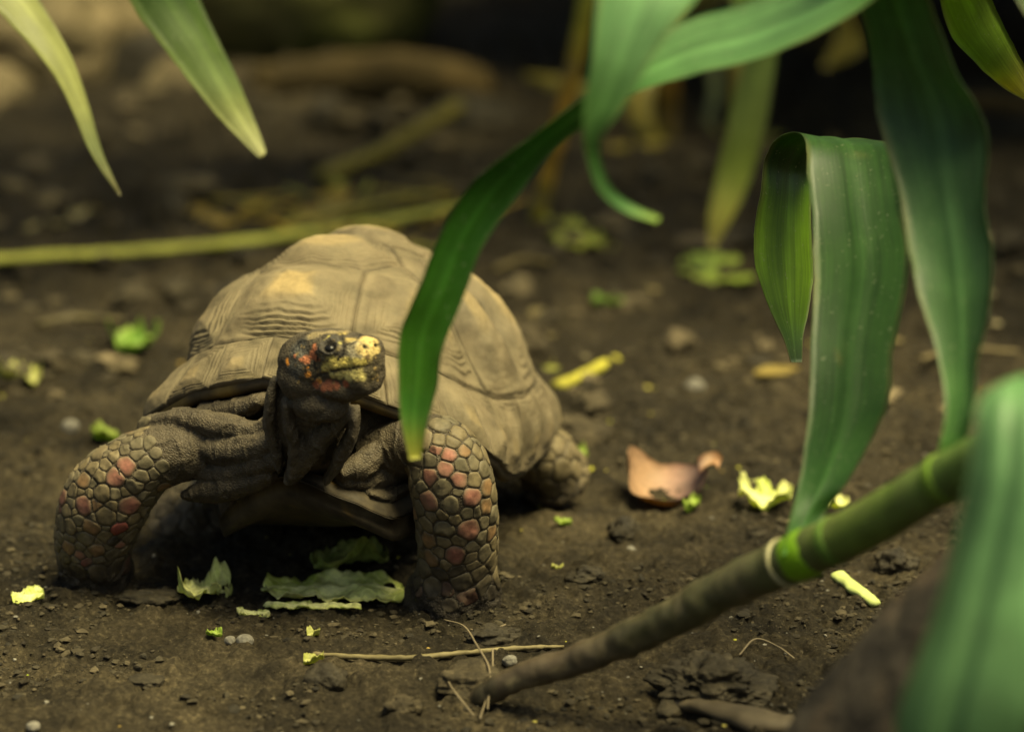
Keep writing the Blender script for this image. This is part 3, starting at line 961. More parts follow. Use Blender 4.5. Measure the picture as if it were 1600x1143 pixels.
SPos = np.array([s[0] for s in seeds])
SNor = np.array([s[1] for s in seeds])
SRad = np.array([s[2] for s in seeds])
def clip(poly, n, c):
    out = []
    for p, q in zip(poly, poly[1:] + poly[:1]):
        a, b = p @ n - c, q @ n - c
        if a <= 0:
            out.append(p)
        if (a < 0) != (b < 0) and a != b:
            out.append(p + (q - p) * (a / (a - b)))
    return out
for i in range(len(seeds)):
    p, n, r, col = seeds[i]
    t1 = unit(np.cross(n, [0.3, 0.2, 1.0]))
    t2 = np.cross(n, t1)
    poly = [r * 1.6 * np.array([math.cos(a), math.sin(a)]) for a in np.linspace(0, 2 * math.pi, 14, endpoint=False)]
    dv = SPos - p
    dist = np.linalg.norm(dv, axis=1)
    for j in np.where((dist < r * 2.2 + 0.014) & (dist > 1e-6) & (SNor @ n > -0.2))[0]:
        q = np.array([dv[j] @ t1, dv[j] @ t2])
        L = np.linalg.norm(q)
        if L < 1e-5:
            continue
        q = q / L * dist[j]
        L = dist[j]
        w = (L * L + r * r - SRad[j] ** 2) / (2 * L)
        w = min(max(w, 0.2 * L), 0.8 * L)
        poly = clip(poly, q / L, w - 0.00017)
        if len(poly) < 3:
            break
    if len(poly) < 3:
        continue
    P2 = np.array(poly)
    # round the corners, then 14 points round the rim
    for _ in range(1):
        Q2 = np.roll(P2, -1, 0)
        P2 = np.stack([P2 * 0.88 + Q2 * 0.12, P2 * 0.12 + Q2 * 0.88], 1).reshape(-1, 2)
    seg = np.linalg.norm(np.roll(P2, -1, 0) - P2, axis=1)
    cum = np.concatenate([[0], np.cumsum(seg)])
    if cum[-1] < 0.004:
        continue
    u = np.linspace(0, cum[-1], 19)[:-1]
    PP = np.vstack([P2, P2[:1]])
    R2 = np.stack([np.interp(u, cum, PP[:, 0]), np.interp(u, cum, PP[:, 1])], -1)
    c2 = R2.mean(0)
    Vs, Cs = [], []
    dome = min(0.00035, 0.05 * r)
    edgec = np.array(GRY) * 0.8 if col.sum() > 0.3 else col * 0.8
    for f, hgt, cm in ((1.0, -0.0002, 0.0), (0.965, 0.6 * dome + 0.00022, 0.25), (0.70, 0.9 * dome + 0.00025, 0.75), (0.35, dome + 0.0003, 1.0)):
        for e in R2:
            e = c2 + (e - c2) * f
            w3 = p + t1 * e[0] + t2 * e[1]
            loc, nn, _, _ = bvh.find_nearest(Vector(w3))
            nn = np.array(nn)
            if nn @ n < 0:
                nn = n
            Vs.append(np.array(loc) + unit(nn + n) * hgt)
            Cs.append(edgec * (1 - cm) + col * cm)
    w3 = p + t1 * c2[0] + t2 * c2[1]
    loc, nn, _, _ = bvh.find_nearest(Vector(w3))
    Vs.append(np.array(loc) + n * (dome + 0.0003))
    Cs.append(col)
    Vs = np.array(Vs)
    F = gridfaces(4, 18, True)
    F += [[54 + j, 54 + (j + 1) % 18, 72] for j in range(18)]
    Cs = np.array(Cs) * rs.uniform(0.9, 1.1)
    mudk = (0.85 * (1 - sstep(0.014, 0.034, Vs[:, 2] + 0.010 * fbm(Vs, 70, 2))))[:, None]
    if col.sum() > 0.3 and col[0] < 0.25:
        mudk = mudk * 0.5
    Cs = Cs * (1 - mudk) + np.array([0.026, 0.020, 0.013]) * mudk
    mesh('scale', Vs, F, M['scale'], body, True, Cs)

# ------------------------------------------------------------------ leaves, stems and other builders
def leaf(name, rails, cols, parent=None, camber=0.12, n=70, m=11, thick=0.0006, mat='leaf', wave=0.0, seed=0, midrib=0.0, edge_noise=0.0):
    """rails rows: left px, py, depth, right px, py, depth; cols rows: r g b along the leaf"""
    R = crom(rails, n)
    L = np.array([pt(*r[:3]) for r in R])
    Rr = np.array([pt(*r[3:]) for r in R])
    C = crom(cols, n).clip(0.002, 1)
    x = np.linspace(0, 1, m)
    P = L[:, None] * (1 - x)[None, :, None] + Rr[:, None] * x[None, :, None]
    Wd = Rr - L
    T = unit(np.gradient((L + Rr) / 2, axis=0))
    N = unit(np.cross(T, Wd))
    wl = np.linalg.norm(Wd, axis=1)
    prof = 4 * x * (1 - x)
    vf = -np.exp(-((x - 0.5) / 0.06) ** 2) * midrib
    P = P + N[:, None] * (wl[:, None] * (camber * prof + vf)[None])[..., None]
    nick = 0.035 * fbm(P, 60, 3, 0.6, off=seed + 1)[..., None] * (np.sign(x - 0.5) * sstep(0.5, 1, np.abs(2 * x - 1)))[None, :, None]
    P = P + Wd[:, None] * nick
    if wave:
        P = P + N[:, None] * (wave * fbm(P, 18, 2, off=seed) * np.abs(2 * x - 1)[None])[..., None]
    v = np.linspace(0, 1, n)
    uv = np.stack([np.broadcast_to(x, (n, m)), np.broadcast_to(v[:, None] * 4 + seed, (n, m))], -1).reshape(-1, 2)
    col = np.broadcast_to(C[:, None], (n, m, 3)).copy()
    rib = np.exp(-((x - 0.5) / 0.035) ** 2)[None, :, None] * (0.6 if midrib else 0.25)
    col = col * (1 - rib) + (col * 1.7 + 0.01) * rib
    if mat == 'leaf':                                        # paler, here and there browned margin
        ed = sstep(0.86, 1.0, np.abs(2 * x - 1))[None, :, None] * (0.45 + 0.55 * np.clip(fbm(P, 30, 3, off=seed + 4) * 2, -0.6, 1))[..., None]
        col = col * (1 - ed) + np.array([0.16, 0.17, 0.06]) * ed
        br = (sstep(0.5, 0.62, fbm(P, 40, 3, off=seed + 9)) * 0.4)[..., None]
        col = col * (1 - br) + np.array([0.13, 0.12, 0.03]) * br
    tk = thick * (0.35 + 0.65 * prof)[None, :, None]
    A, B = P + N[:, None] * tk, P - N[:, None] * tk
    V = np.vstack([A.reshape(-1, 3), B.reshape(-1, 3)])
    k = n * m
    F = gridfaces(n, m) + [f[::-1] for f in gridfaces(n, m, off=k)]
    b = [i * m for i in range(n)] + [(n - 1) * m + j for j in range(1, m)] + [i * m + m - 1 for i in range(n - 2, -1, -1)] + [j for j in range(m - 2, 0, -1)]
    for p, q in zip(b, b[1:] + b[:1]):
        F.append([q, p, p + k, q + k])
    return mesh(name, V, F, M[mat], parent, True, np.vstack([col.reshape(-1, 3)] * 2), np.vstack([uv, uv]))

def mid(rows):
    """rows: centre px, py, depth, half width px, screen angle of the width in degrees, depth tilt"""
    out = []
    for x, y, d, h, a, dt in rows:
        c, s = math.cos(math.radians(a)) * h, math.sin(math.radians(a)) * h
        out.append([x - c, y - s, d - dt, x + c, y + s, d + dt])
    return out

def stem(name, rows, cols, parent, mat='cane', n=200, m=24, nodes=()):
    """rows: world x y z r"""
    A = [[*r, r[-1]] for r in rows]
    V, F = tube(A, n, m, hint=np.array([0, 0.3, 1.0]))
    C = crom(cols, n).clip(0.003, 1)
    col = np.vstack([np.repeat(C, m, 0), C[0], C[-1]])
    cen = crom([r[:3] for r in rows], n)
    for f in nodes:                                          # slightly swollen joints
        i = int(f * (n - 1))
        for k in range(max(0, i - 2), min(n, i + 3)):
            V[k * m:(k + 1) * m] = cen[k] + (V[k * m:(k + 1) * m] - cen[k]) * (1.09 if k == i else 1.03)
    cc = np.vstack([np.repeat(cen, m, 0), cen[:1], cen[-1:]])
    old = (1 - sstep(0.45, 0.62, np.concatenate([np.repeat(np.linspace(0, 1, n), m), [0, 1]])))[:, None]
    V = V + unit(V - cc) * (0.0006 + 0.0014 * old) * fbm(V, 110, 3, 0.6)[:, None]
    blot = (sstep(0.05, 0.35, fbm(V, 55, 3, off=3))[:, None]) * (0.25 + 0.5 * old)
    col = col * (1 - blot) + col * np.array([0.42, 0.5, 0.45]) * blot
    pale = (sstep(0.12, 0.4, fbm(V, 75, 3, off=13))[:, None]) * old * 0.6
    col = col * (1 - pale) + np.array([0.16, 0.13, 0.07]) * pale
    return mesh(name, V, F, M[mat], parent, True, col)

def ringband(name, P, T, r, h, col, parent, mat='cane'):
    """a short collar round a stem"""
    T = unit(T)
    rows = [[*(P + T * h * t), r * k, r * k] for t, k in ((-0.5, 0.96), (-0.25, 1.03), (0.25, 1.03), (0.5, 0.96))]
    V, F = tube(rows, 8, 20, hint=np.array([0, 0.3, 1.0]))
    return mesh(name, V, F, M[mat], parent, True, np.tile(np.array(col), (len(V), 1)))

# --- leaning cane with its leaves (right foreground)
DG, MG, LG, YG, YT = (0.026, 0.072, 0.010), (0.042, 0.115, 0.020), (0.085, 0.20, 0.045), (0.16, 0.25, 0.025), (0.36, 0.34, 0.06)
b0 = gpt(745, 1092)
canep = [[*b0, 0.0067], [*(pt(800, 1062, 1.605)), 0.0074], [*pt(900, 1030, 1.585), 0.0088], [*pt(1020, 980, 1.555), 0.0101], [*pt(1130, 922, 1.52), 0.0113], [*pt(1240, 873, 1.48), 0.0125], [*pt(1350, 822, 1.44), 0.0125], [*pt(1480, 745, 1.39), 0.0121], [*pt(1600, 680, 1.34), 0.0117], [*pt(1760, 590, 1.28), 0.0113]]
BRN = (0.075, 0.056, 0.034)
cane = empty('cane_plant', b0)
tag(cane, 'leaning green cane plant with broad strap leaves rooted in front of the tortoise', 'plant')
st = stem('stem', canep, [BRN, BRN, BRN, (0.085, 0.072, 0.034), (0.085, 0.082, 0.032), (0.078, 0.088, 0.028), (0.12, 0.17, 0.03), (0.11, 0.17, 0.035), (0.10, 0.17, 0.035), (0.08, 0.16, 0.035)], cane, nodes=(0.08, 0.18, 0.3, 0.42))
ctr_c = crom([c[:3] for c in canep], 200)
def on_cane(px):
    k = int(np.argmin(np.abs(proj(ctr_c)[:, 0] - px)))
    return ctr_c[k], ctr_c[min(k + 1, 199)] - ctr_c[max(k - 1, 0)]
Pn, Tn = on_cane(1226)
ringband('node_ring', Pn, Tn, 0.0132, 0.003, (0.36, 0.33, 0.17), st)
Pn, Tn = on_cane(1258)
ringband('green_collar', Pn, Tn, 0.0130, 0.017, (0.17, 0.33, 0.012), st)
Pn, Tn = on_cane(1305)
ringband('green_collar', Pn, Tn, 0.0127, 0.008, (0.11, 0.19, 0.03), st)
Pn, Tn = on_cane(1478)
ringband('green_collar', Pn, Tn, 0.0126, 0.008, (0.14, 0.24, 0.025), st)

# leaf A: rises from the node, folds over at the top and hangs with a sharp tip
leaf('leaf', [
    [1222, 868, 1.462, 1262, 850, 1.475],
    [1232, 820, 1.475, 1290, 800, 1.49],
    [1250, 740, 1.50, 1330, 740, 1.485],
    [1262, 640, 1.53, 1385, 640, 1.51],
    [1268, 520, 1.56, 1398, 540, 1.535],
    [1272, 420, 1.585, 1424, 410, 1.56],
    [1268, 330, 1.605, 1410, 330, 1.585],
    [1262, 262, 1.622, 1400, 255, 1.61],
    [1254, 218, 1.64, 1390, 222, 1.635],
    [1238, 206, 1.668, 1350, 216, 1.672],
    [1212, 216, 1.69, 1300, 222, 1.705],
    [1192, 250, 1.70, 1272, 262, 1.735],
    [1188, 300, 1.70, 1268, 310, 1.732],
    [1180, 360, 1.698, 1272, 370, 1.73],
    [1184, 420, 1.698, 1274, 430, 1.728],
    [1202, 480, 1.70, 1262, 485, 1.722],
    [1222, 525, 1.705, 1252, 525, 1.716],
    [1234, 566, 1.708, 1250, 566, 1.713]],
    [LG, MG, MG, DG, DG, DG, DG, DG, DG, DG, DG, DG, (0.09, 0.18, 0.012), (0.14, 0.26, 0.012), (0.13, 0.24, 0.012), (0.10, 0.19, 0.012), (0.06, 0.12, 0.02), (0.05, 0.085, 0.03)],  # hanging part's pigment brightened to stand in for light shining through
    cane, 0.05, 110, 13, wave=0.003, seed=2, midrib=0.02)['label'] = 'broad dark leaf folded over at the top with its tip hanging'
# leaf B: tall blade out of the top of the frame
leaf('leaf', [
    [1452, 738, 1.405, 1492, 722, 1.40],
    [1470, 690, 1.40, 1512, 680, 1.395],
    [1478, 630, 1.405, 1522, 640, 1.39],
    [1468, 560, 1.42, 1530, 570, 1.40],
    [1440, 470, 1.44, 1548, 480, 1.41],
    [1418, 380, 1.46, 1556, 410, 1.42],
    [1402, 280, 1.475, 1540, 320, 1.435],
    [1372, 190, 1.48, 1542, 200, 1.44],
    [1362, 110, 1.475, 1490, 110, 1.44],
    [1350, 40, 1.46, 1458, 20, 1.435],
    [1330, -40, 1.44, 1430, -60, 1.42],
    [1300, -120, 1.42, 1380, -160, 1.40],
    [1262, -170, 1.41, 1310, -220, 1.39],
    [1200, -215, 1.41, 1204, -222, 1.40]],
    [LG, LG, LG, (0.06, 0.14, 0.035), (0.055, 0.125, 0.035), (0.055, 0.125, 0.04), (0.06, 0.13, 0.045), (0.065, 0.135, 0.05), (0.065, 0.14, 0.045), (0.06, 0.14, 0.04), MG, MG, MG, MG], cane, 0.14, 100, 13, wave=0.003, seed=5, midrib=0.03)['label'] = 'tall upright leaf running out of the top of the picture'  # blade pigment lightened to carry a painted sky reflection
# leaf C: bends over right in front of the camera
leaf('leaf', [
    [1700, 640, 1.29, 1720, 600, 1.27],
    [1640, 620, 1.20, 1690, 575, 1.18],
    [1580, 606, 1.22, 1650, 590, 1.20],
    [1534, 625, 1.19, 1645, 640, 1.17],
    [1520, 720, 1.18, 1660, 760, 1.15],
    [1490, 850, 1.18, 1650, 880, 1.14],
    [1448, 1000, 1.18, 1640, 1000, 1.13],
    [1400, 1130, 1.19, 1620, 1140, 1.13],
    [1385, 1260, 1.20, 1580, 1270, 1.15],
    [1400, 1400, 1.22, 1500, 1410, 1.19],
    [1425, 1480, 1.24, 1432, 1482, 1.24]],
    [(0.11, 0.24, 0.08), (0.11, 0.24, 0.08), (0.11, 0.24, 0.08), (0.13, 0.26, 0.10), (0.10, 0.21, 0.08), (0.10, 0.21, 0.08), (0.12, 0.24, 0.09), (0.12, 0.24, 0.09), LG, LG, YG], cane, 0.16, 90, 17, wave=0.004, seed=8, midrib=0.10)['label'] = 'nearest leaf, bent over and blurred at the lower right corner'  # pigment raised so the colour includes a whitish sheen

# --- hanging plant above the frame: its crown sits out of view at the upper right
crown = pt(1500, -260, 1.40)
hp_base = np.array([0.62, 1.62, 0.0])
hp_base[2] = float(ground_h(hp_base[0], hp_base[1]))
hp = empty('arching_plant', hp_base)
tag(hp, 'arching plant whose long leaves hang down from the top of the picture', 'plant')
stem('stem', [[*hp_base, 0.016], [0.60, 1.60, 0.15, 0.015], [0.52, 1.52, 0.34, 0.014], [0.36, 1.42, 0.46, 0.013], [*crown, 0.012]], [BRN, BRN, (0.06, 0.08, 0.03), (0.04, 0.12, 0.03), (0.04, 0.12, 0.03)], hp, nodes=(0.2, 0.4, 0.6))
leaf('leaf', [
    [1490, -250, 1.40, 1495, -275, 1.40],
    [1440, -140, 1.40, 1452, -180, 1.39],
    [1385, -20, 1.395, 1372, -95, 1.425],
    [1300, 42, 1.40, 1270, -38, 1.44],
    [1190, 92, 1.41, 1160, 6, 1.45],
    [1090, 116, 1.42, 1060, 36, 1.46],
    [1000, 142, 1.435, 975, 100, 1.455],
    [930, 186, 1.45, 900, 160, 1.44],
    [862, 240, 1.46, 824, 218, 1.45],
    [800, 320, 1.47, 742, 282, 1.462],
    [752, 392, 1.475, 690, 360, 1.47],
    [722, 470, 1.48, 652, 455, 1.475],
    [694, 540, 1.485, 626, 520, 1.48],
    [684, 600, 1.49, 622, 590, 1.485],
    [668, 660, 1.495, 626, 655, 1.49],
    [657, 716, 1.50, 640, 718, 1.497]],
    [MG, MG, MG, (0.11, 0.23, 0.08), (0.11, 0.23, 0.08), (0.10, 0.21, 0.07), (0.06, 0.15, 0.035), (0.045, 0.12, 0.018), (0.035, 0.12, 0.012), (0.03, 0.11, 0.008), (0.03, 0.115, 0.008), (0.035, 0.125, 0.008), (0.045, 0.15, 0.01), (0.06, 0.18, 0.015), (0.10, 0.22, 0.03), (0.40, 0.38, 0.06)],  # upper stretch coloured paler in place of a glossy sheen
    hp, 0.10, 120, 11, seed=11, midrib=0.02)['label'] = 'long leaf arching down across the shell with a yellow tip'
leaf('leaf', [
    [1478, -262, 1.40, 1490, -282, 1.40],
    [1330, -240, 1.36, 1345, -275, 1.355],
    [1150, -160, 1.325, 1130, -235, 1.32],
    [1105, -30, 1.31, 950, -110, 1.305],
    [1062, 30, 1.305, 930, 0, 1.30],
    [1010, 108, 1.305, 924, 90, 1.30],
    [968, 176, 1.31, 914, 158, 1.305],
    [940, 214, 1.315, 912, 208, 1.31],
    [938, 246, 1.32, 918, 250, 1.318],
    [954, 290, 1.325, 936, 298, 1.322],
    [986, 318, 1.33, 974, 330, 1.327],
    [1032, 340, 1.335, 1026, 348, 1.332]],
    [MG, MG, MG, (0.12, 0.25, 0.09), (0.12, 0.25, 0.09), (0.11, 0.23, 0.075), (0.09, 0.2, 0.05), (0.06, 0.14, 0.03), MG, MG, LG, YG], hp, 0.12, 90, 11, seed=14, midrib=0.02)['label'] = 'wide pale leaf from the top edge ending in a curled thin tail'  # broad part's colour paled to imitate sky sheen
leaf('leaf', mid([(1500, -262, 1.40, 8, 90, 0), (1560, -180, 1.45, 30, 40, 0), (1500, -60, 1.6, 36, 20, 0.0), (1515, 20, 1.66, 40, -30, 0.0), (1555, 85, 1.69, 32, -35, 0), (1590, 130, 1.72, 20, -30, 0), (1612, 160, 1.73, 3, -30, 0)]),
     [MG, MG, YG, YG, YG, YT, YT], hp, 0.1, 60, 9, seed=17)['label'] = 'yellowing leaf pointing into the upper right corner'
leaf('leaf', mid([(1505, -255, 1.40, 8, 90, 0), (1570, -150, 1.36, 30, -40, 0), (1620, -40, 1.33, 44, -40, 0), (1690, 60, 1.31, 40, -40, 0), (1760, 160, 1.32, 4, -40, 0)]),
     [MG, MG, MG, MG, MG], hp, 0.1, 50, 9, seed=19)['label'] = 'dark leaf showing only in the upper right corner'

# --- plant at the upper left, its crown above the frame
lp_base = np.array([-0.62, 2.05, float(ground_h(-0.62, 2.05))])
lcrown = pt(60, -330, 1.95)
lp = empty('drooping_plant', lp_base)
tag(lp, 'plant at the upper left with two narrow drooping leaves', 'plant')
stem('stem', [[*lp_base, 0.014], [-0.60, 2.03, 0.15, 0.013], [-0.50, 1.98, 0.3, 0.012], [*lcrown, 0.010]], [BRN, BRN, (0.05, 0.09, 0.03), (0.05, 0.12, 0.03)], lp, nodes=(0.3, 0.5, 0.7))
PG = (0.24, 0.25, 0.085)
leaf('leaf', [[50, -318, 1.95, 66, -330, 1.95], [-70, -180, 1.93, -20, -220, 1.94], [-50, -40, 1.92, 22, -70, 1.94], [10, 30, 1.92, 62, 0, 1.94], [76, 106, 1.92, 106, 78, 1.94], [112, 170, 1.925, 134, 150, 1.94], [142, 240, 1.93, 158, 232, 1.94], [186, 306, 1.94, 189, 304, 1.94]],
     [MG, MG, PG, PG, PG, PG, (0.16, 0.18, 0.07), (0.16, 0.14, 0.06)], lp, 0.1, 70, 9, seed=23)['label'] = 'pale narrow drooping leaf nearest the left edge'
leaf('leaf', [[58, -322, 1.95, 76, -334, 1.95], [110, -200, 1.94, 180, -240, 1.96], [170, -80, 1.94, 260, -110, 1.97], [205, 8, 1.95, 312, 0, 1.98], [262, 82, 1.955, 348, 74, 1.98], [306, 140, 1.96, 374, 128, 1.98], [346, 188, 1.965, 392, 174, 1.98], [398, 240, 1.97, 414, 232, 1.975], [408, 246, 1.97, 412, 243, 1.97]],
     [MG, MG, DG, (0.04, 0.075, 0.01), (0.07, 0.11, 0.02), (0.12, 0.16, 0.045), (0.20, 0.22, 0.07), (0.30, 0.30, 0.13), (0.3, 0.28, 0.12)], lp, 0.12, 70, 9, seed=25, midrib=0.03)['label'] = 'darker drooping leaf with a pale pointed tip'

# --- yellow stalked plant behind
yb = gpt(838, 345)
yp = empty('yellow_stalk_plant', yb)
tag(yp, 'tall yellow stalk rising behind the tortoise with a hanging yellow-green leaf', 'plant')
dy = proj(yb)[2]
YL, YO = (0.26, 0.22, 0.02), (0.30, 0.17, 0.02)
stem('stem', [[*yb, 0.0085], [*pt(862, 250, dy - 0.02), 0.0085], [*pt(886, 150, dy - 0.04), 0.0085], [*pt(908, 50, dy - 0.06), 0.009], [*pt(925, -60, dy - 0.08), 0.009], [*pt(960, -300, dy - 0.12), 0.009]], [YL, YO, YO, YL, (0.2, 0.22, 0.03), (0.1, 0.18, 0.03)], yp, 'stalk', nodes=(0.1, 0.25, 0.45))
leaf('leaf', mid([(958, -298, dy - 0.12, 6, 60, 0), (1060, -260, dy - 0.2, 26, 70, 0), (1150, -120, dy - 0.25, 34, 10, 0), (1178, 0, dy - 0.28, 36, 5, 0), (1186, 90, dy - 0.28, 27, 8, 0), (1168, 190, dy - 0.27, 29, 12, 0), (1148, 270, dy - 0.26, 27, 14, 0), (1128, 330, dy - 0.26, 20, 14, 0), (1112, 385, dy - 0.26, 5, 14, 0)]),
     [MG, YG, YG, YG, (0.15, 0.21, 0.04), (0.17, 0.22, 0.045), (0.22, 0.27, 0.04), (0.34, 0.33, 0.06), (0.3, 0.26, 0.06)], yp, 0.1, 60, 9, seed=29)['label'] = 'hanging yellow-green leaf with a pale tip'

yb2 = gpt(1040, 235)
d2 = proj(yb2)[2]
yp2 = empty('yellow_shoot', yb2)
tag(yp2, 'short yellow shoot far behind, under the pale leaf with the curled tail', 'plant')
stem('stem', [[*yb2, 0.012], [*pt(1042, 170, d2 - 0.02), 0.013], [*pt(1046, 90, d2 - 0.04), 0.012], [*pt(1060, -60, d2 - 0.06), 0.010]], [YL, YO, YO, YL], yp2, 'stalk')
leaf('leaf', mid([(1052, 40, d2 - 0.05, 4, 90, 0), (1100, 60, d2 - 0.1, 9, 40, 0), (1118, 140, d2 - 0.12, 9, 10, 0), (1108, 190, d2 - 0.12, 8, 10, 0), (1130, 215, d2 - 0.12, 3, 10, 0)]), [YG, (0.1, 0.12, 0.04), (0.1, 0.12, 0.04), (0.12, 0.13, 0.05), YL], yp2, 0.1, 40, 7)

for rws in ([(1046, 95, d2 - 0.05, 6, 90, 0), (1010, 120, d2 - 0.1, 16, 20, 0), (1000, 180, d2 - 0.12, 20, 5, 0), (1030, 225, d2 - 0.12, 14, -20, 0), (1060, 240, d2 - 0.12, 3, -20, 0)],
            [(1050, 60, d2 - 0.05, 6, 90, 0), (1130, 40, d2 - 0.1, 20, 60, 0), (1160, 110, d2 - 0.12, 20, 10, 0), (1150, 170, d2 - 0.12, 6, 10, 0)],
            [(1054, 10, d2 - 0.05, 6, 90, 0), (1200, -30, d2 - 0.15, 26, 70, 0), (1300, 10, d2 - 0.2, 34, 50, 0), (1330, 60, d2 - 0.2, 28, 30, 0), (1290, 105, d2 - 0.2, 6, 20, 0)],
            [(1044, 130, d2 - 0.03, 5, 90, 0), (960, 150, d2 - 0.08, 12, 70, 0), (870, 130, d2 - 0.1, 13, 80, 0), (820, 118, d2 - 0.1, 4, 90, 0)]):
    leaf('leaf', mid(rws), [(0.24, 0.19, 0.02)] * len(rws), yp2, 0.1, 40, 7)
# ------------------------------------------------------------------ litter on the ground
def blob(name, px, py, sx, sy, sz, mat, label, cat, rot=0.0, seed=0, sub=4, amp=0.35, sink=0.3, group=None, freq=1.6, flat=None):
    V, F = ico(sub)
    V = V * (1 + amp * fbm(V, freq, 4, 0.55, off=seed * 3.7)[:, None])
    if flat:
        V[:, 2] = np.where(V[:, 2] > flat, flat + (V[:, 2] - flat) * 0.2, V[:, 2])
    V = V * np.array([sx, sy, sz])
    c, s = math.cos(rot), math.sin(rot)
    V = V @ np.array([[c, s, 0], [-s, c, 0], [0, 0, 1]])
    V = V + gpt(px, py) + np.array([0, 0, sz * (1 - 2 * sink)])
    o = mesh(name, V, F, M[mat])
    return tag(o, label, cat, group)

def scrap(name, px, py, lx, ly, rot, cols, label, cat, seed=0, curl=0.25, ruffle=0.25, tear=0.35, parent=None, lift=0.002, rib=True, n=64, m=28, mat='litter', group=None):
    """a torn piece of leaf lying on the soil: outline cut by noise, ruffled, with thickness"""
    rg = np.random.default_rng(seed)
    u = np.linspace(-1, 1, n)
    v = np.linspace(-1, 1, m)
    U, Vv = np.meshgrid(u, v, indexing='ij')
    e1 = 1 + tear * (fbm(np.stack([u * 3, u * 0 + 1, u * 0], -1), 1.3, 4, 0.65, off=seed) - 0.1)
    e2 = 1 + tear * (fbm(np.stack([u * 3, u * 0 - 4, u * 0], -1), 1.3, 4, 0.65, off=seed + 5) - 0.1)
    end = np.sqrt(np.maximum(1 - np.abs(u) ** 5, 0.02))
    Y = np.where(Vv > 0, Vv * e1[:, None], Vv * e2[:, None]) * end[:, None] * ly / 2
    X = U * lx / 2 + 0.12 * lx * tear * fbm(np.stack([Vv * 2, U * 2, U * 0], -1), 1.0, 2, off=seed + 8)
    s = min(lx, ly)
    Q = np.stack([X / s, Y / s, np.zeros_like(X)], -1)
    Z = ruffle * s * (fbm(Q, 2.2, 3, 0.6, off=seed + 2) * (0.35 + np.abs(Vv))) + curl * s * (Vv ** 2) * 0.6 + curl * s * 0.4 * U ** 2 * rg.uniform(-0.3, 1)
    Z = Z + 0.0022 * fbm(np.stack([X, Y, X * 0], -1), 160, 3, 0.65, off=seed)
    Z = Z - Z.min()
    tk = (0.0003 + (0.0011 * np.exp(-(Vv / 0.16) ** 2) if rib else 0 * Vv))
    c, sn = math.cos(rot), math.sin(rot)
    g = gpt(px, py)
    WX, WY = g[0] + X * c - Y * sn, g[1] + X * sn + Y * c
    gz = ground_h(WX, WY)
    gz = 0.5 * gz + 0.5 * gz.mean()
    top = np.stack([WX, WY, gz + Z + lift + tk * 2], -1)
    bot = np.stack([WX, WY, gz + Z + lift - tk * 0.5], -1)
    A, B = np.array(cols[0]), np.array(cols[1])
    k = np.clip(0.5 + 0.9 * fbm(Q, 2.5, 3, off=seed + 4), 0, 1)
    k = np.clip(k + (0.7 * np.exp(-(Vv / 0.2) ** 2) if rib else 0), 0, 1)[..., None]
    col = A * (1 - k) + B * k
    ve = (U * 5 + np.abs(Vv) * 2.2 + 0.6 * fbm(Q, 1.5, 2, off=seed + 6)) % 1.0   # side veins
    ve = np.exp(-((ve - 0.5) / 0.10) ** 2)[..., None] * (0.55 if rib else 0.0)
    col = col * (1 - ve) + B * 1.05 * ve
    wilt = sstep(0.15, 0.45, fbm(Q, 4.5, 3, off=seed + 14))[..., None] * 0.45
    col = col * (1 - wilt) + np.array([0.16, 0.15, 0.03]) * wilt
    rimd = sstep(0.82, 1.0, np.abs(Vv))[..., None] * 0.35
    col = col * (1 - rimd) + np.array([0.20, 0.17, 0.04]) * rimd
    Vx = np.vstack([top.reshape(-1, 3), bot.reshape(-1, 3)])
    q = n * m
    F = gridfaces(n, m)
    # torn holes
    if tear > 0.3:
        hol = fbm(Q, 2.6, 2, off=seed + 21)
        keep = []
        for f in F:
            i, j = divmod(f[0], m)
            if hol[i, j] > 0.50 and abs(Vv[i, j]) > 0.25 and 2 < i < n - 3:
                continue
            keep.append(f)
        F = keep
    # walls round every open edge
    cnt = {}
    for f in F:
        for a, b in zip(f, f[1:] + f[:1]):
            cnt[(a, b)] = 1
    W = [[b, a, a + q, b + q] for (a, b) in cnt if (b, a) not in cnt]
    F2 = F + [[i + q for i in f][::-1] for f in F] + W
    uv = np.stack([(Vv + 1) / 2, U * 2], -1).reshape(-1, 2)
    o = mesh(name, Vx, F2, M[mat], parent, True, np.vstack([col.reshape(-1, 3)] * 2), np.vstack([uv, uv]))
    if parent is None:
        tag(o, label, cat, group)
    return o

LET = ((0.41, 0.48, 0.07), (0.84, 0.82, 0.38))
LIM = ((0.22, 0.34, 0.03), (0.36, 0.46, 0.08))
YEL = ((0.36, 0.37, 0.07), (0.52, 0.51, 0.18))
GRN = ((0.13, 0.26, 0.03), (0.25, 0.38, 0.06))
R_ = math.radians
scrap('lettuce_leaf', 522, 932, 0.090, 0.046, R_(-3), LET, 'long torn lettuce leaf beside the tortoise\'s left front foot', 'lettuce', 3, 0.12, 0.22, 0.55, n=110, m=40)
scrap('lettuce_leaf', 548, 890, 0.048, 0.045, R_(25), ((0.26, 0.34, 0.06), (0.45, 0.48, 0.14)), 'smaller lettuce leaf half in the shade under the tortoise', 'lettuce', 8, 0.35, 0.35, 0.4)
scrap('lettuce_strip', 490, 955, 0.060, 0.009, R_(-4), LET, 'thin lettuce strip lying along the near edge of the long torn lettuce leaf', 'lettuce', 9, 0.1, 0.2, 0.35)
scrap('lettuce_scrap', 322, 938, 0.033, 0.026, R_(20), LET, 'small curled lettuce scrap left of the long torn leaf', 'lettuce', 12, 0.6, 0.5, 0.5)
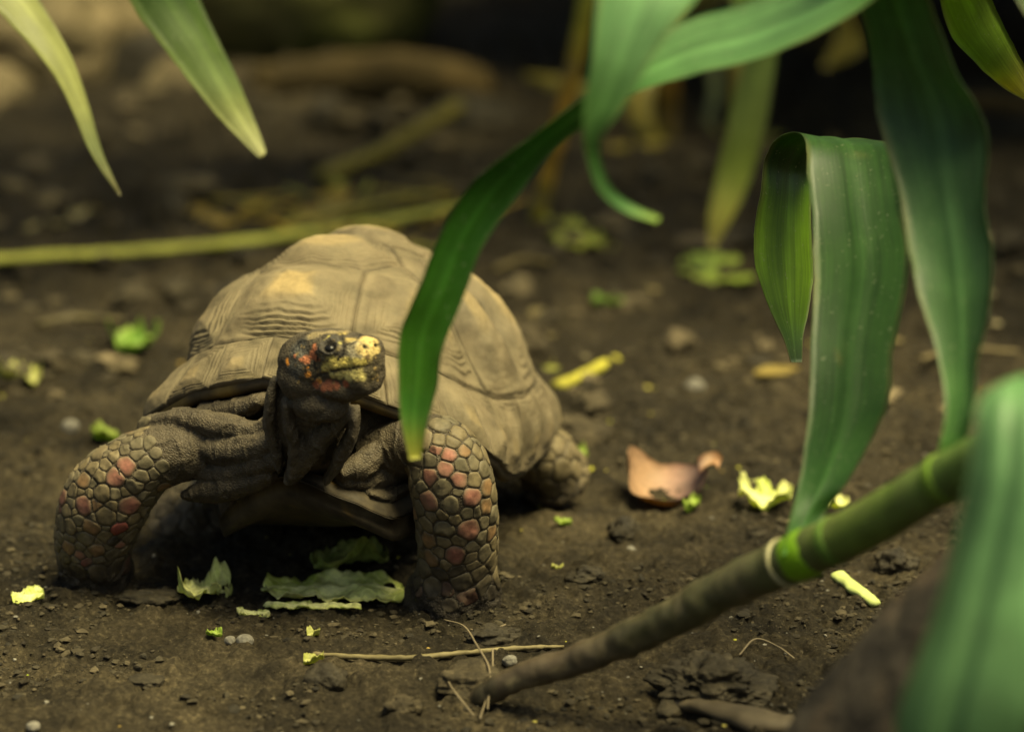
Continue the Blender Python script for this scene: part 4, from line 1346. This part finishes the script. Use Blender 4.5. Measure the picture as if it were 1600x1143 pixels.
scrap('lettuce_scrap', 44, 942, 0.020, 0.016, R_(5), LET, 'pale lettuce scrap near the left edge in front of the foot', 'lettuce', 13, 0.3, 0.3, 0.4)
scrap('lettuce_scrap', 396, 968, 0.020, 0.010, R_(-5), LET, 'sliver of lettuce just below the left end of the torn leaf', 'lettuce', 14, 0.2, 0.3, 0.4)
scrap('lettuce_scrap', 209, 552, 0.030, 0.050, R_(40), GRN, 'bright green leaf scrap on the soil left of the shell', 'leaf scrap', 15, 0.6, 0.5, 0.3)
scrap('lettuce_scrap', 30, 604, 0.034, 0.03, R_(10), YEL, 'yellow-green leaf scraps at the left edge', 'leaf scrap', 16, 0.5, 0.5, 0.5)
scrap('lettuce_scrap', 165, 692, 0.019, 0.022, R_(-15), LIM, 'yellow-green scrap just above the outstretched right front leg', 'leaf scrap', 17, 0.4, 0.4, 0.4)
scrap('lettuce_leaf', 1120, 432, 0.070, 0.10, R_(0), ((0.26, 0.36, 0.04), (0.40, 0.48, 0.09)), 'flat bright yellow-green leaf behind the folded leaf', 'lettuce', 18, 0.08, 0.10, 0.3)
scrap('lettuce_leaf', 893, 375, 0.048, 0.15, R_(10), ((0.28, 0.32, 0.04), (0.42, 0.44, 0.09)), 'crumpled yellow leaf at the foot of the yellow stalk', 'lettuce', 19, 0.15, 0.22, 0.5)
scrap('lettuce_leaf', 1196, 795, 0.036, 0.03, R_(-8), LET, 'curled lettuce piece left of the green cane\'s leaf base', 'lettuce', 20, 0.5, 0.5, 0.45)
scrap('lettuce_scrap', 1306, 796, 0.014, 0.02, R_(30), LET, 'pale lettuce bit showing just above the green cane', 'leaf scrap', 21, 0.4, 0.4, 0.4)
scrap('lettuce_scrap', 948, 482, 0.016, 0.03, R_(80), GRN, 'small green scrap on bare soil below the yellow leaf', 'leaf scrap', 22, 0.5, 0.5, 0.4)
scrap('lettuce_scrap', 880, 823, 0.012, 0.008, R_(-20), LIM, 'small lime scrap right of the left front leg', 'leaf scrap', 23, 0.3, 0.3, 0.3)
scrap('lettuce_scrap', 783, 918, 0.006, 0.018, R_(10), YEL, 'yellow sliver standing against the outer side of the left front foot', 'leaf scrap', 24, 0.3, 0.5, 0.3)
scrap('lettuce_scrap', 871, 893, 0.0045, 0.008, R_(70), YEL, 'tiny bright yellow seed-like bit on the soil', 'leaf scrap', 25, 0.5, 0.5, 0.2, rib=False, n=14, m=8)
scrap('lettuce_scrap', 905, 718, 0.010, 0.016, R_(20), LIM, 'lime scrap right behind the hind foot', 'leaf scrap', 26, 0.5, 0.5, 0.3)
scrap('lettuce_scrap', 940, 684, 0.008, 0.013, R_(50), YEL, 'yellow dot of leaf on the soil right of the shell', 'leaf scrap', 27, 0.5, 0.5, 0.3)
scrap('lettuce_scrap', 1080, 800, 0.017, 0.010, R_(60), LIM, 'thin green curl below the dry brown leaf', 'leaf scrap', 28, 0.6, 0.6, 0.5)
scrap('lettuce_scrap', 490, 1000, 0.008, 0.007, R_(30), YEL, 'small yellow flake in the middle foreground', 'leaf scrap', 29, 0.6, 0.5, 0.4, n=20, m=10)
scrap('lettuce_scrap', 335, 998, 0.010, 0.006, R_(-20), LIM, 'small green flake left of the round grey pebble', 'leaf scrap', 30, 0.6, 0.5, 0.4, n=20, m=10)
scrap('lettuce_scrap', 490, 1040, 0.012, 0.008, R_(15), YEL, 'yellow flake on the far side of the round soil lump', 'leaf scrap', 31, 0.6, 0.5, 0.4, n=20, m=10)

def stick(name, pts, r, col, label, cat, mat='stalk', squash=1.0, n=50, m=14, lift=0.0, jag=0.12, group=None):
    rows = []
    for x, y, k in pts:
        g = gpt(x, y)
        rows.append([g[0], g[1], g[2] + lift + r * k * squash, r * k, r * k * squash])
    if lift:                                                 # a stiff stalk: rests straight on the high spots
        zt = max(float(q[2]) for q in rows) * 0.5 + 0.006
        for q, (x, y, k) in zip(rows, pts):
            r_ = ray(x, y)
            q[:3] = CAMP + r_ * ((zt - CAM_H) / r_[2])
    V, F = tube(rows, n, m, hint=np.array([0, 0.05, 1.0]))
    V = V + jag * r * np.stack([fbm(V, 0.5 / r, 3, off=o) for o in (1, 5, 9)], -1)
    c = np.array(col)[None] * (1 + 0.35 * fbm(V, 30, 3)[:, None])
    return tag(mesh(name, V, F, M[mat], None, True, c), label, cat, group)

stick('fallen_stalk', [(-60, 410, 0.9), (0, 405, 1), (200, 394, 1.05), (380, 378, 1), (560, 352, 0.95), (640, 338, 0.8), (720, 322, 0.7)], 0.0085, (0.27, 0.27, 0.05), 'long yellow-green stalk lying on the soil behind the shell', 'stalk', squash=0.6, lift=0.012)
stick('fallen_stalk', [(505, 275, 1), (590, 240, 0.9), (650, 205, 0.9), (712, 168, 0.9)], 0.0125, (0.11, 0.092, 0.014), 'short dull yellow stalk lying slantwise far behind the shell', 'stalk', squash=0.7, lift=0.01)
scrap('dry_leaf', 480, 362, 0.075, 0.16, R_(10), ((0.22, 0.14, 0.02), (0.30, 0.20, 0.03)), 'ochre dead leaf under the long yellow-green stalk', 'dead leaf', 41, 0.06, 0.12, 0.45)
scrap('dry_leaf', 325, 345, 0.030, 0.12, R_(30), ((0.26, 0.17, 0.02), (0.34, 0.24, 0.05)), 'small ochre dead leaf left of the shell top, behind the long stalk', 'dead leaf', 42, 0.1, 0.2, 0.4)
scrap('dry_leaf', 545, 322, 0.055, 0.13, R_(-10), ((0.22, 0.15, 0.02), (0.30, 0.21, 0.03)), 'ochre dead leaf directly above the top of the shell', 'dead leaf', 43, 0.06, 0.12, 0.4)
scrap('dry_leaf', 90, 358, 0.022, 0.12, R_(-25), ((0.24, 0.20, 0.09), (0.30, 0.25, 0.12)), 'pale tan leaf fragment behind the left end of the stalk', 'dead leaf', 44, 0.1, 0.2, 0.4)
stick('vegetable_stalk', [(872, 612, 1.1), (905, 598, 1), (940, 578, 0.9), (962, 568, 0.85)], 0.0055, (0.40, 0.36, 0.05), 'short thick yellow stalk right of the shell', 'stalk', squash=0.8)
stick('vegetable_stalk', [(1310, 905, 1.1), (1335, 925, 1), (1368, 948, 0.9)], 0.0048, (0.40, 0.45, 0.15), 'cut pale stalk chunk below the green cane', 'stalk', squash=0.6, jag=0.25)
stick('dry_grass_blade', [(490, 1024, 0.8), (560, 1030, 1), (640, 1032, 1.1), (740, 1022, 1), (820, 1015, 0.9), (880, 1012, 0.6)], 0.0017, (0.15, 0.12, 0.055), 'thin dry grass blade lying across the foreground below the left foot', 'dry grass', jag=0.5)
def fibre(pts, label):
    rows = []
    for x, y, up in pts:
        g = gpt(x, y)
        rows.append([g[0], g[1], g[2] + up + 0.001, 0.0006, 0.0006])
    V, F = tube(rows, 30, 8, hint=np.array([0, 0.05, 1.0]))
    tag(mesh('dry_fibre', V, F, M['stalk'], None, True, np.tile([0.16, 0.125, 0.075], (len(V), 1))), label, 'fibre', 'dry root fibres at the foot of the cane')
fibre([(694, 980, 0.004), (725, 1010, 0.012), (745, 1050, 0.016), (765, 1080, 0.012), (762, 1125, 0.006)], 'curved dry fibre crossing the right end of the dry grass blade')
fibre([(695, 1060, 0.004), (705, 1095, 0.008), (740, 1130, 0.004)], 'left one of the thin dry fibres at the cane base')
fibre([(770, 1045, 0.012), (768, 1085, 0.008), (750, 1130, 0.002)], 'dry fibre rising right against the root end of the cane')
fibre([(735, 990, 0.002), (755, 1000, 0.004), (790, 985, 0.003)], 'short dry fibre on the soil just below the left foot')

fibre([(1155, 1030, 0.002), (1180, 1015, 0.006), (1215, 1022, 0.004), (1240, 1035, 0.002)], 'thin rootlet on the soil under the cane, left of the log')
stick('fallen_stalk', [(930, 235, 1), (975, 232, 0.9), (1030, 228, 0.9)], 0.010, (0.17, 0.13, 0.016), 'short yellow stalk lying at the foot of the far yellow shoot', 'stalk', squash=0.7, lift=0.01)
stick('fallen_stalk', [(440, 352, 0.8), (520, 335, 1), (620, 312, 0.9), (690, 300, 0.6)], 0.0055, (0.17, 0.15, 0.03), 'thin dull stalk crossing behind the long yellow-green one', 'stalk', squash=0.7, lift=0.01)
stick('fallen_stalk', [(775, 420, 0.8), (815, 405, 1), (860, 410, 0.6)], 0.0045, (0.13, 0.10, 0.04), 'brown twig between the shell and the crumpled yellow leaf', 'twig', squash=0.7, lift=0.006)
stick('fallen_stalk', [(1440, 560, 0.8), (1500, 545, 1), (1590, 550, 0.7)], 0.0040, (0.13, 0.10, 0.045), 'brown twig on the soil behind the tall upright leaf', 'twig', squash=0.7, lift=0.006)
stick('fallen_stalk', [(60, 505, 0.8), (120, 496, 1), (190, 500, 0.7)], 0.0045, (0.10, 0.08, 0.035), 'dull brown twig on the soil left of the shell', 'twig', squash=0.7, lift=0.006)
# tangled straw behind the shell
rg = np.random.default_rng(21)
sp = []
for k in range(34):
    x, y = rg.uniform(380, 760), rg.uniform(300, 405)
    a, L = rg.normal(-0.12, 0.5), rg.uniform(50, 150)
    rows = []
    for t in (-0.5, 0, 0.5):
        g = gpt(x + math.cos(a) * L * t, y + math.sin(a) * L * t * 0.5 + rg.uniform(-3, 3))
        rows.append([g[0], g[1], g[2] + 0.006 + rg.uniform(0, 0.012), 0.0032, 0.0016])
    sp.append(tube(rows, 10, 8, hint=np.array([0, 0.05, 1.0])))
Vt, Ft = join(sp)
nv = len(sp[0][0])
ct_ = np.repeat(np.array([(0.24, 0.19, 0.03), (0.30, 0.20, 0.025), (0.22, 0.22, 0.035), (0.16, 0.12, 0.03)])[rg.integers(0, 4, 34)], nv, 0)
tag(mesh('straw', Vt, Ft, M['stalk'], None, True, ct_), 'tangled yellow straw on the soil behind the shell', kind='stuff')
# dry brown leaf: a cupped piece and its curled stalk end
dl = empty('dead_leaf', gpt(1040, 780))
tag(dl, 'curled dry pinkish-brown leaf on the soil right of the tortoise', 'dead leaf')
DB, DP = (0.36, 0.215, 0.12), (0.31, 0.18, 0.13)
g0 = proj(gpt(1030, 778))[2]
leaf('blade', [[988, 700, g0 - 0.005, 992, 690, g0], [985, 745, g0 - 0.02, 1012, 697, g0 + 0.01], [1000, 772, g0 - 0.03, 1035, 712, g0 + 0.015], [1040, 788, g0 - 0.03, 1060, 712, g0 + 0.015], [1068, 776, g0 - 0.022, 1088, 714, g0 + 0.01], [1098, 735, g0 - 0.01, 1100, 716, g0]], [DB, DB, DB, DP, (0.12, 0.075, 0.07), (0.1, 0.055, 0.045)], dl, -0.28, 40, 17, 0.0005, 'litter', 0.020, 51)
leaf('curled_end', [[1090, 715, g0, 1094, 738, g0 - 0.012], [1104, 707, g0 + 0.004, 1104, 728, g0 - 0.008], [1120, 705, g0 + 0.004, 1116, 724, g0 - 0.006], [1129, 714, g0, 1122, 732, g0 - 0.006]], [(0.12, 0.05, 0.03), DB, (0.36, 0.19, 0.09), (0.36, 0.19, 0.09)], dl, 0.3, 24, 9, 0.0006, 'litter')

blob('soil_clod', 508, 1072, 0.013, 0.012, 0.010, 'wetclod', 'round dark soil lump in the middle foreground', 'soil clod', 0.2, 1)
blob('soil_clod', 975, 840, 0.013, 0.010, 0.010, 'wetclod', 'sharp dark clod on open soil between the tortoise and the cane', 'soil clod', 0.5, 2, amp=0.6)
blob('soil_clod', 915, 905, 0.012, 0.009, 0.006, 'wetclod', 'flat dark clod right of the left front foot', 'soil clod', 0.1, 3, amp=0.6)
blob('soil_clod', 1110, 1085, 0.030, 0.030, 0.014, 'wetclod', 'wide dark slab of soil under the cane', 'soil clod', 0.4, 4, amp=0.7, freq=2.2, sub=5)
blob('soil_clod', 740, 1075, 0.020, 0.016, 0.010, 'clod', 'mound of soil where the cane enters the ground', 'soil clod', 0.0, 5, amp=0.5)
blob('soil_clod', 1400, 890, 0.013, 0.011, 0.010, 'wetclod', 'dark clod between the cut pale stalk and the cane', 'soil clod', 0.3, 6, amp=0.6)
blob('soil_clod', 228, 1068, 0.010, 0.008, 0.005, 'wetclod', 'flat dark flake of bark-like soil at the lower left', 'soil clod', 0.1, 7, amp=0.5, flat=0.3)
blob('soil_clod', 235, 940, 0.018, 0.010, 0.006, 'wetclod', 'low dark clod beside the right front foot', 'soil clod', 0.0, 8, amp=0.5)
blob('soil_clod', 770, 1000, 0.016, 0.009, 0.007, 'wetclod', 'rough dark clod just in front of the left foot', 'soil clod', 0.2, 9, amp=0.6)
blob('soil_clod', 905, 690, 0.024, 0.02, 0.014, 'clod', 'tan brown lump beside the hind foot', 'soil clod', 0.2, 10, amp=0.5)
blob('soil_clod', 820, 560, 0.022, 0.022, 0.018, 'clod', 'tan lump of earth touching the right side of the shell', 'soil clod', 0.2, 11, amp=0.5)
blob('soil_clod', 630, 1110, 0.010, 0.008, 0.006, 'clod', 'small clod at the bottom centre', 'soil clod', 0.2, 12, amp=0.5)
blob('pebble', 383, 1005, 0.0055, 0.005, 0.0042, 'pebble', 'round grey pebble in the foreground', 'pebble', 0.1, 20, 3, 0.15)
blob('pebble', 360, 1003, 0.0035, 0.0035, 0.003, 'pebble', 'smaller grey pebble left of the round one', 'pebble', 0.1, 21, 3, 0.2)
blob('pebble', 797, 1036, 0.0045, 0.003, 0.0035, 'pebble', 'squarish whitish chip at the root of the cane', 'pebble', 0.1, 22, 3, 0.3)
blob('pebble', 985, 862, 0.0035, 0.003, 0.003, 'pebble', 'small tan pebble below the sharp dark clod', 'pebble', 0.1, 23, 3, 0.2)
blob('pebble', 1085, 610, 0.008, 0.008, 0.007, 'pebble', 'pale pebble on the open soil above the dry brown leaf', 'pebble', 0.1, 24, 3, 0.2)
blob('pebble', 797, 645, 0.006, 0.006, 0.006, 'pebble', 'pebble beside the widest part of the shell', 'pebble', 0.1, 25, 3, 0.2)
blob('pebble', 110, 672, 0.007, 0.007, 0.006, 'pebble', 'grey pebble above the outstretched leg at the left', 'pebble', 0.1, 26, 3, 0.2)
blob('pebble', 52, 1138, 0.004, 0.004, 0.003, 'pebble', 'light pebble at the bottom left', 'pebble', 0.1, 27, 3, 0.2)

# weathered log at the lower right, leaning on the ground
lg = empty('weathered_log', gpt(1500, 1400))
tag(lg, 'dark weathered log blurred in the lower right corner', 'log')
lrows = [trow(1310, 1280, 1.40, 0.035, 0.035), trow(1355, 1230, 1.39, 0.050, 0.047), trow(1480, 1105, 1.37, 0.0535, 0.050), trow(1600, 985, 1.35, 0.0535, 0.05), trow(1800, 800, 1.31, 0.051, 0.048), trow(2000, 640, 1.27, 0.047, 0.045)]
lV, lF = tube(lrows, 90, 48)
ln = lV - crom([r[:3] for r in lrows], 90).repeat(48, 0).tolist()[0] if False else lV
ctrs = np.vstack([np.repeat(crom([r[:3] for r in lrows], 90), 48, 0), lV[-2:] * 0 + lV[-2:].mean(0)])
lV = lV + unit(lV - ctrs) * (0.006 * fbm(lV * [1, 1, 0.5], 40, 4, 0.6))[:, None]
mesh('trunk', lV, lF, M['wood'], lg)
stick('wood_chip', [(1055, 1105, 0.7), (1110, 1122, 1), (1190, 1140, 1.1), (1270, 1150, 0.8)], 0.0095, (0.085, 0.066, 0.04), 'flat broken piece of wood at the bottom edge', 'wood chip', 'stalk', 0.5, jag=0.35)

# ------------------------------------------------------------------ background rocks, log and added shade ledge
def rock(px, py, d, sx, sy, sz, mat, label, seed, amp=0.35, name='boulder', sub=4):
    V, F = ico(sub)
    V = V * (1 + amp * fbm(V, 1.2, 4, 0.5, off=seed * 2.9)[:, None])
    V = V * np.array([sx, sy, sz]) + pt(px, py, d)
    return tag(mesh(name, V, F, M[mat]), label, 'rock')
rock(40, 60, 3.75, 0.13, 0.14, 0.10, 'boulder', 'tan boulder in the upper left corner', 1)
rock(150, 40, 3.85, 0.085, 0.10, 0.13, 'boulder', 'upright tan stone between the two drooping leaves', 2)
rock(-60, 150, 3.6, 0.10, 0.09, 0.045, 'boulder', 'low flat stone at the left edge under the tan boulder', 3)
rock(470, -10, 3.95, 0.20, 0.16, 0.16, 'mossrock', 'large mossy boulder at the top left of centre', 4, 0.25)
rock(285, 150, 3.72, 0.055, 0.06, 0.05, 'boulder', 'small ochre stone beside the dark drooping leaf', 5)
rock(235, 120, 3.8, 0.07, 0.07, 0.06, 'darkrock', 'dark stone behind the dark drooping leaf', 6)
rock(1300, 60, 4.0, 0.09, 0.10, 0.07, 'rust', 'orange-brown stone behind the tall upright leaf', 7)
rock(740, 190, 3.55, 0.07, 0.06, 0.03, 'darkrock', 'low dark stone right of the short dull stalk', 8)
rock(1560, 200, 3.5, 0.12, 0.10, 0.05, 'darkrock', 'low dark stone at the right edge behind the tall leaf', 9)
rock(15, 310, 3.0, 0.022, 0.022, 0.02, 'boulder', 'pale round stone at the left edge', 10, name='stone', sub=3)
rock(70, 325, 2.97, 0.022, 0.022, 0.018, 'boulder', 'pale round stone second from the left edge', 11, name='stone', sub=3)
lr = [[*pt(400, 140, 3.62), 0.03, 0.026], [*pt(500, 128, 3.62), 0.034, 0.03], [*pt(600, 122, 3.6), 0.035, 0.03], [*pt(700, 128, 3.58), 0.03, 0.028], [*pt(760, 140, 3.58), 0.022, 0.02]]
V, F = tube(lr, 40, 20)
V = V + 0.006 * np.stack([fbm(V, 25, 3, off=o) for o in (1, 5, 9)], -1)
tag(mesh('fallen_log', V, F, M['rust']), 'orange-brown rotten log lying below the mossy boulder', 'log')
sk = [[*pt(1500, 160, 3.3), 0.010, 0.010], [*pt(1560, 162, 3.3), 0.011, 0.011], [*pt(1660, 170, 3.3), 0.010, 0.010]]
V, F = tube(sk, 20, 12)
tag(mesh('bamboo_stick', V, F, M['rust']), 'thin yellow-brown stick at the right edge behind the tall leaf', 'stick')
# added ledge, mostly out of view, put in to shade the back
V, F = ico(5)
V = V * (1 + 0.22 * fbm(V, 1.4, 4, 0.5, off=77)[:, None]) * np.array([1.15, 0.95, 0.24]) + np.array([1.12, 4.05, 0.50])
tag(mesh('added_shade_ledge', V, F, M['darkrock']), 'added dark rock ledge, mostly out of view, put in to shade the hollow at the back', 'rock')
rock(1900, -50, 4.3, 0.25, 0.25, 0.45, 'darkrock', 'dark boulder holding up the added ledge beyond the right edge', 31)
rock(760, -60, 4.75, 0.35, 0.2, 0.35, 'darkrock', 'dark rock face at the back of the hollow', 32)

# added foliage, out of view above the frame, put in to dim the far ground
oh = empty('added_shade_branch', (1.6, 3.2, float(ground_h(1.6, 3.2))))
tag(oh, 'added leafy branch, out of view above the far side, put in to shade the ground', 'branch')
brw = [[1.6, 3.2, float(ground_h(1.6, 3.2)), 0.03, 0.03], [1.5, 3.1, 0.6, 0.027, 0.027], [1.2, 2.9, 1.05, 0.022, 0.022], [0.6, 2.75, 1.25, 0.016, 0.016], [0.0, 2.7, 1.3, 0.012, 0.012], [-0.7, 2.7, 1.28, 0.006, 0.006]]
V, F = tube(brw, 60, 14)
mesh('limb', V, F, M['wood'], oh)
lv = np.linspace(-1, 1, 9)
lm = []
for t in lv:
    w_ = 0.075 * (1 - t * t) ** 0.7 + 0.002
    lm += [[t * 0.17, -w_, 0.03 * t * t], [t * 0.17, 0, -0.012 + 0.03 * t * t], [t * 0.17, w_, 0.03 * t * t]]
lme = bpy.data.meshes.new('leaf')
lme.from_pydata(lm, [], gridfaces(9, 3))
la = lme.color_attributes.new('pigment', 'FLOAT_COLOR', 'POINT')
for d_ in la.data:
    d_.color = (0.035, 0.10, 0.018, 1)
lme.materials.append(M['leaf'])
rg = random.Random(11)
for k in range(150):
    o = bpy.data.objects.new('leaf', lme)
    COL.objects.link(o)
    o.parent = oh
    wx = rg.uniform(-1.0, 1.3)
    o.location = (wx - 1.6, rg.uniform(2.25, 3.3) - 3.2, rg.uniform(1.05, 1.45) - oh.location.z)
    o.rotation_euler = (rg.uniform(-0.6, 0.6), rg.uniform(-0.6, 0.6), rg.uniform(0, 6.28))
    k_ = rg.uniform(0.7, 1.2)
    o.scale = (k_, k_, k_)

# ------------------------------------------------------------------ loose crumbs
def crumbs(name, n, smin, smax, mat, label, seed, cols=None, flat=0.6, box=(-0.42, 0.42, 1.38, 2.4), sub=0):
    rg = np.random.default_rng(seed)
    V0, F0 = ico(sub)
    F0 = np.array(F0)
    k = len(V0)
    xy = np.stack([rg.uniform(box[0], box[1], n), box[2] + (box[3] - box[2]) * rg.random(n) ** 1.3], -1)
    dens = fbm(np.stack([xy[:, 0], xy[:, 1], xy[:, 0] * 0], -1), 9, 2, off=seed)
    xy = xy[dens > -0.15]
    n = len(xy)
    sz = smin * (smax / smin) ** (rg.random(n) ** 2.2)
    A = rg.random(n) * 6.28
    S = np.stack([sz * rg.uniform(0.7, 1.4, n), sz * rg.uniform(0.6, 1.1, n), sz * rg.uniform(0.5, 1.0, n) * flat], -1)
    J = 1 + 0.35 * rg.uniform(-1, 1, (n, k, 1))
    P = V0[None] * J * S[:, None]
    c, s = np.cos(A)[:, None], np.sin(A)[:, None]
    X, Y = P[..., 0] * c - P[..., 1] * s, P[..., 0] * s + P[..., 1] * c
    z = ground_h(xy[:, 0], xy[:, 1], True)
    V = np.stack([X + xy[:, :1], Y + xy[:, 1:], P[..., 2] + z[:, None] + S[:, 2:3] * 0.45], -1).reshape(-1, 3)
    F = (F0[None] + (np.arange(n) * k)[:, None, None]).reshape(-1, 3)
    col = None
    if cols is not None:
        C = np.array(cols)[rg.integers(0, len(cols), n)] * rg.uniform(0.7, 1.2, (n, 1))
        col = np.repeat(C, k, 0)
    return tag(mesh(name, V, F, M[mat], None, False, col), label, None, None, 'stuff')
crumbs('soil_crumbs', 34000, 0.0006, 0.0036, 'crumb', 'small crumbs of dark soil strewn over the ground', 5, [(0.036, 0.029, 0.017), (0.022, 0.018, 0.011), (0.055, 0.043, 0.024), (0.040, 0.032, 0.018), (0.028, 0.022, 0.013), (0.07, 0.055, 0.031)])
crumbs('grit', 700, 0.0006, 0.0019, 'pebble', 'sparse pale grit scattered on the soil', 6, flat=0.8)
crumbs('leaf_crumbs', 330, 0.0008, 0.0032, 'stalk', 'tiny yellow-green crumbs of vegetables scattered on the soil', 7, [(0.36, 0.34, 0.04), (0.42, 0.36, 0.08), (0.26, 0.30, 0.03), (0.30, 0.2, 0.05)], flat=0.5)

crumbs('far_clods', 900, 0.005, 0.026, 'crumb', 'lumps of soil strewn over the far ground', 15, [(0.05, 0.039, 0.022), (0.03, 0.024, 0.014), (0.10, 0.078, 0.042), (0.055, 0.044, 0.025), (0.14, 0.108, 0.06)], flat=0.6, box=(-0.8, 0.8, 2.1, 3.6), sub=1)
crumbs('far_leaf_bits', 120, 0.004, 0.017, 'stalk', 'bits of tan and yellow leaf litter on the far ground', 16, [(0.22, 0.17, 0.07), (0.26, 0.19, 0.05), (0.18, 0.15, 0.08), (0.2, 0.2, 0.04)], flat=0.25, box=(-0.8, 0.8, 2.2, 3.5), sub=1)
for o in bpy.data.objects:
    if '_w' in o:
        del o['_w']
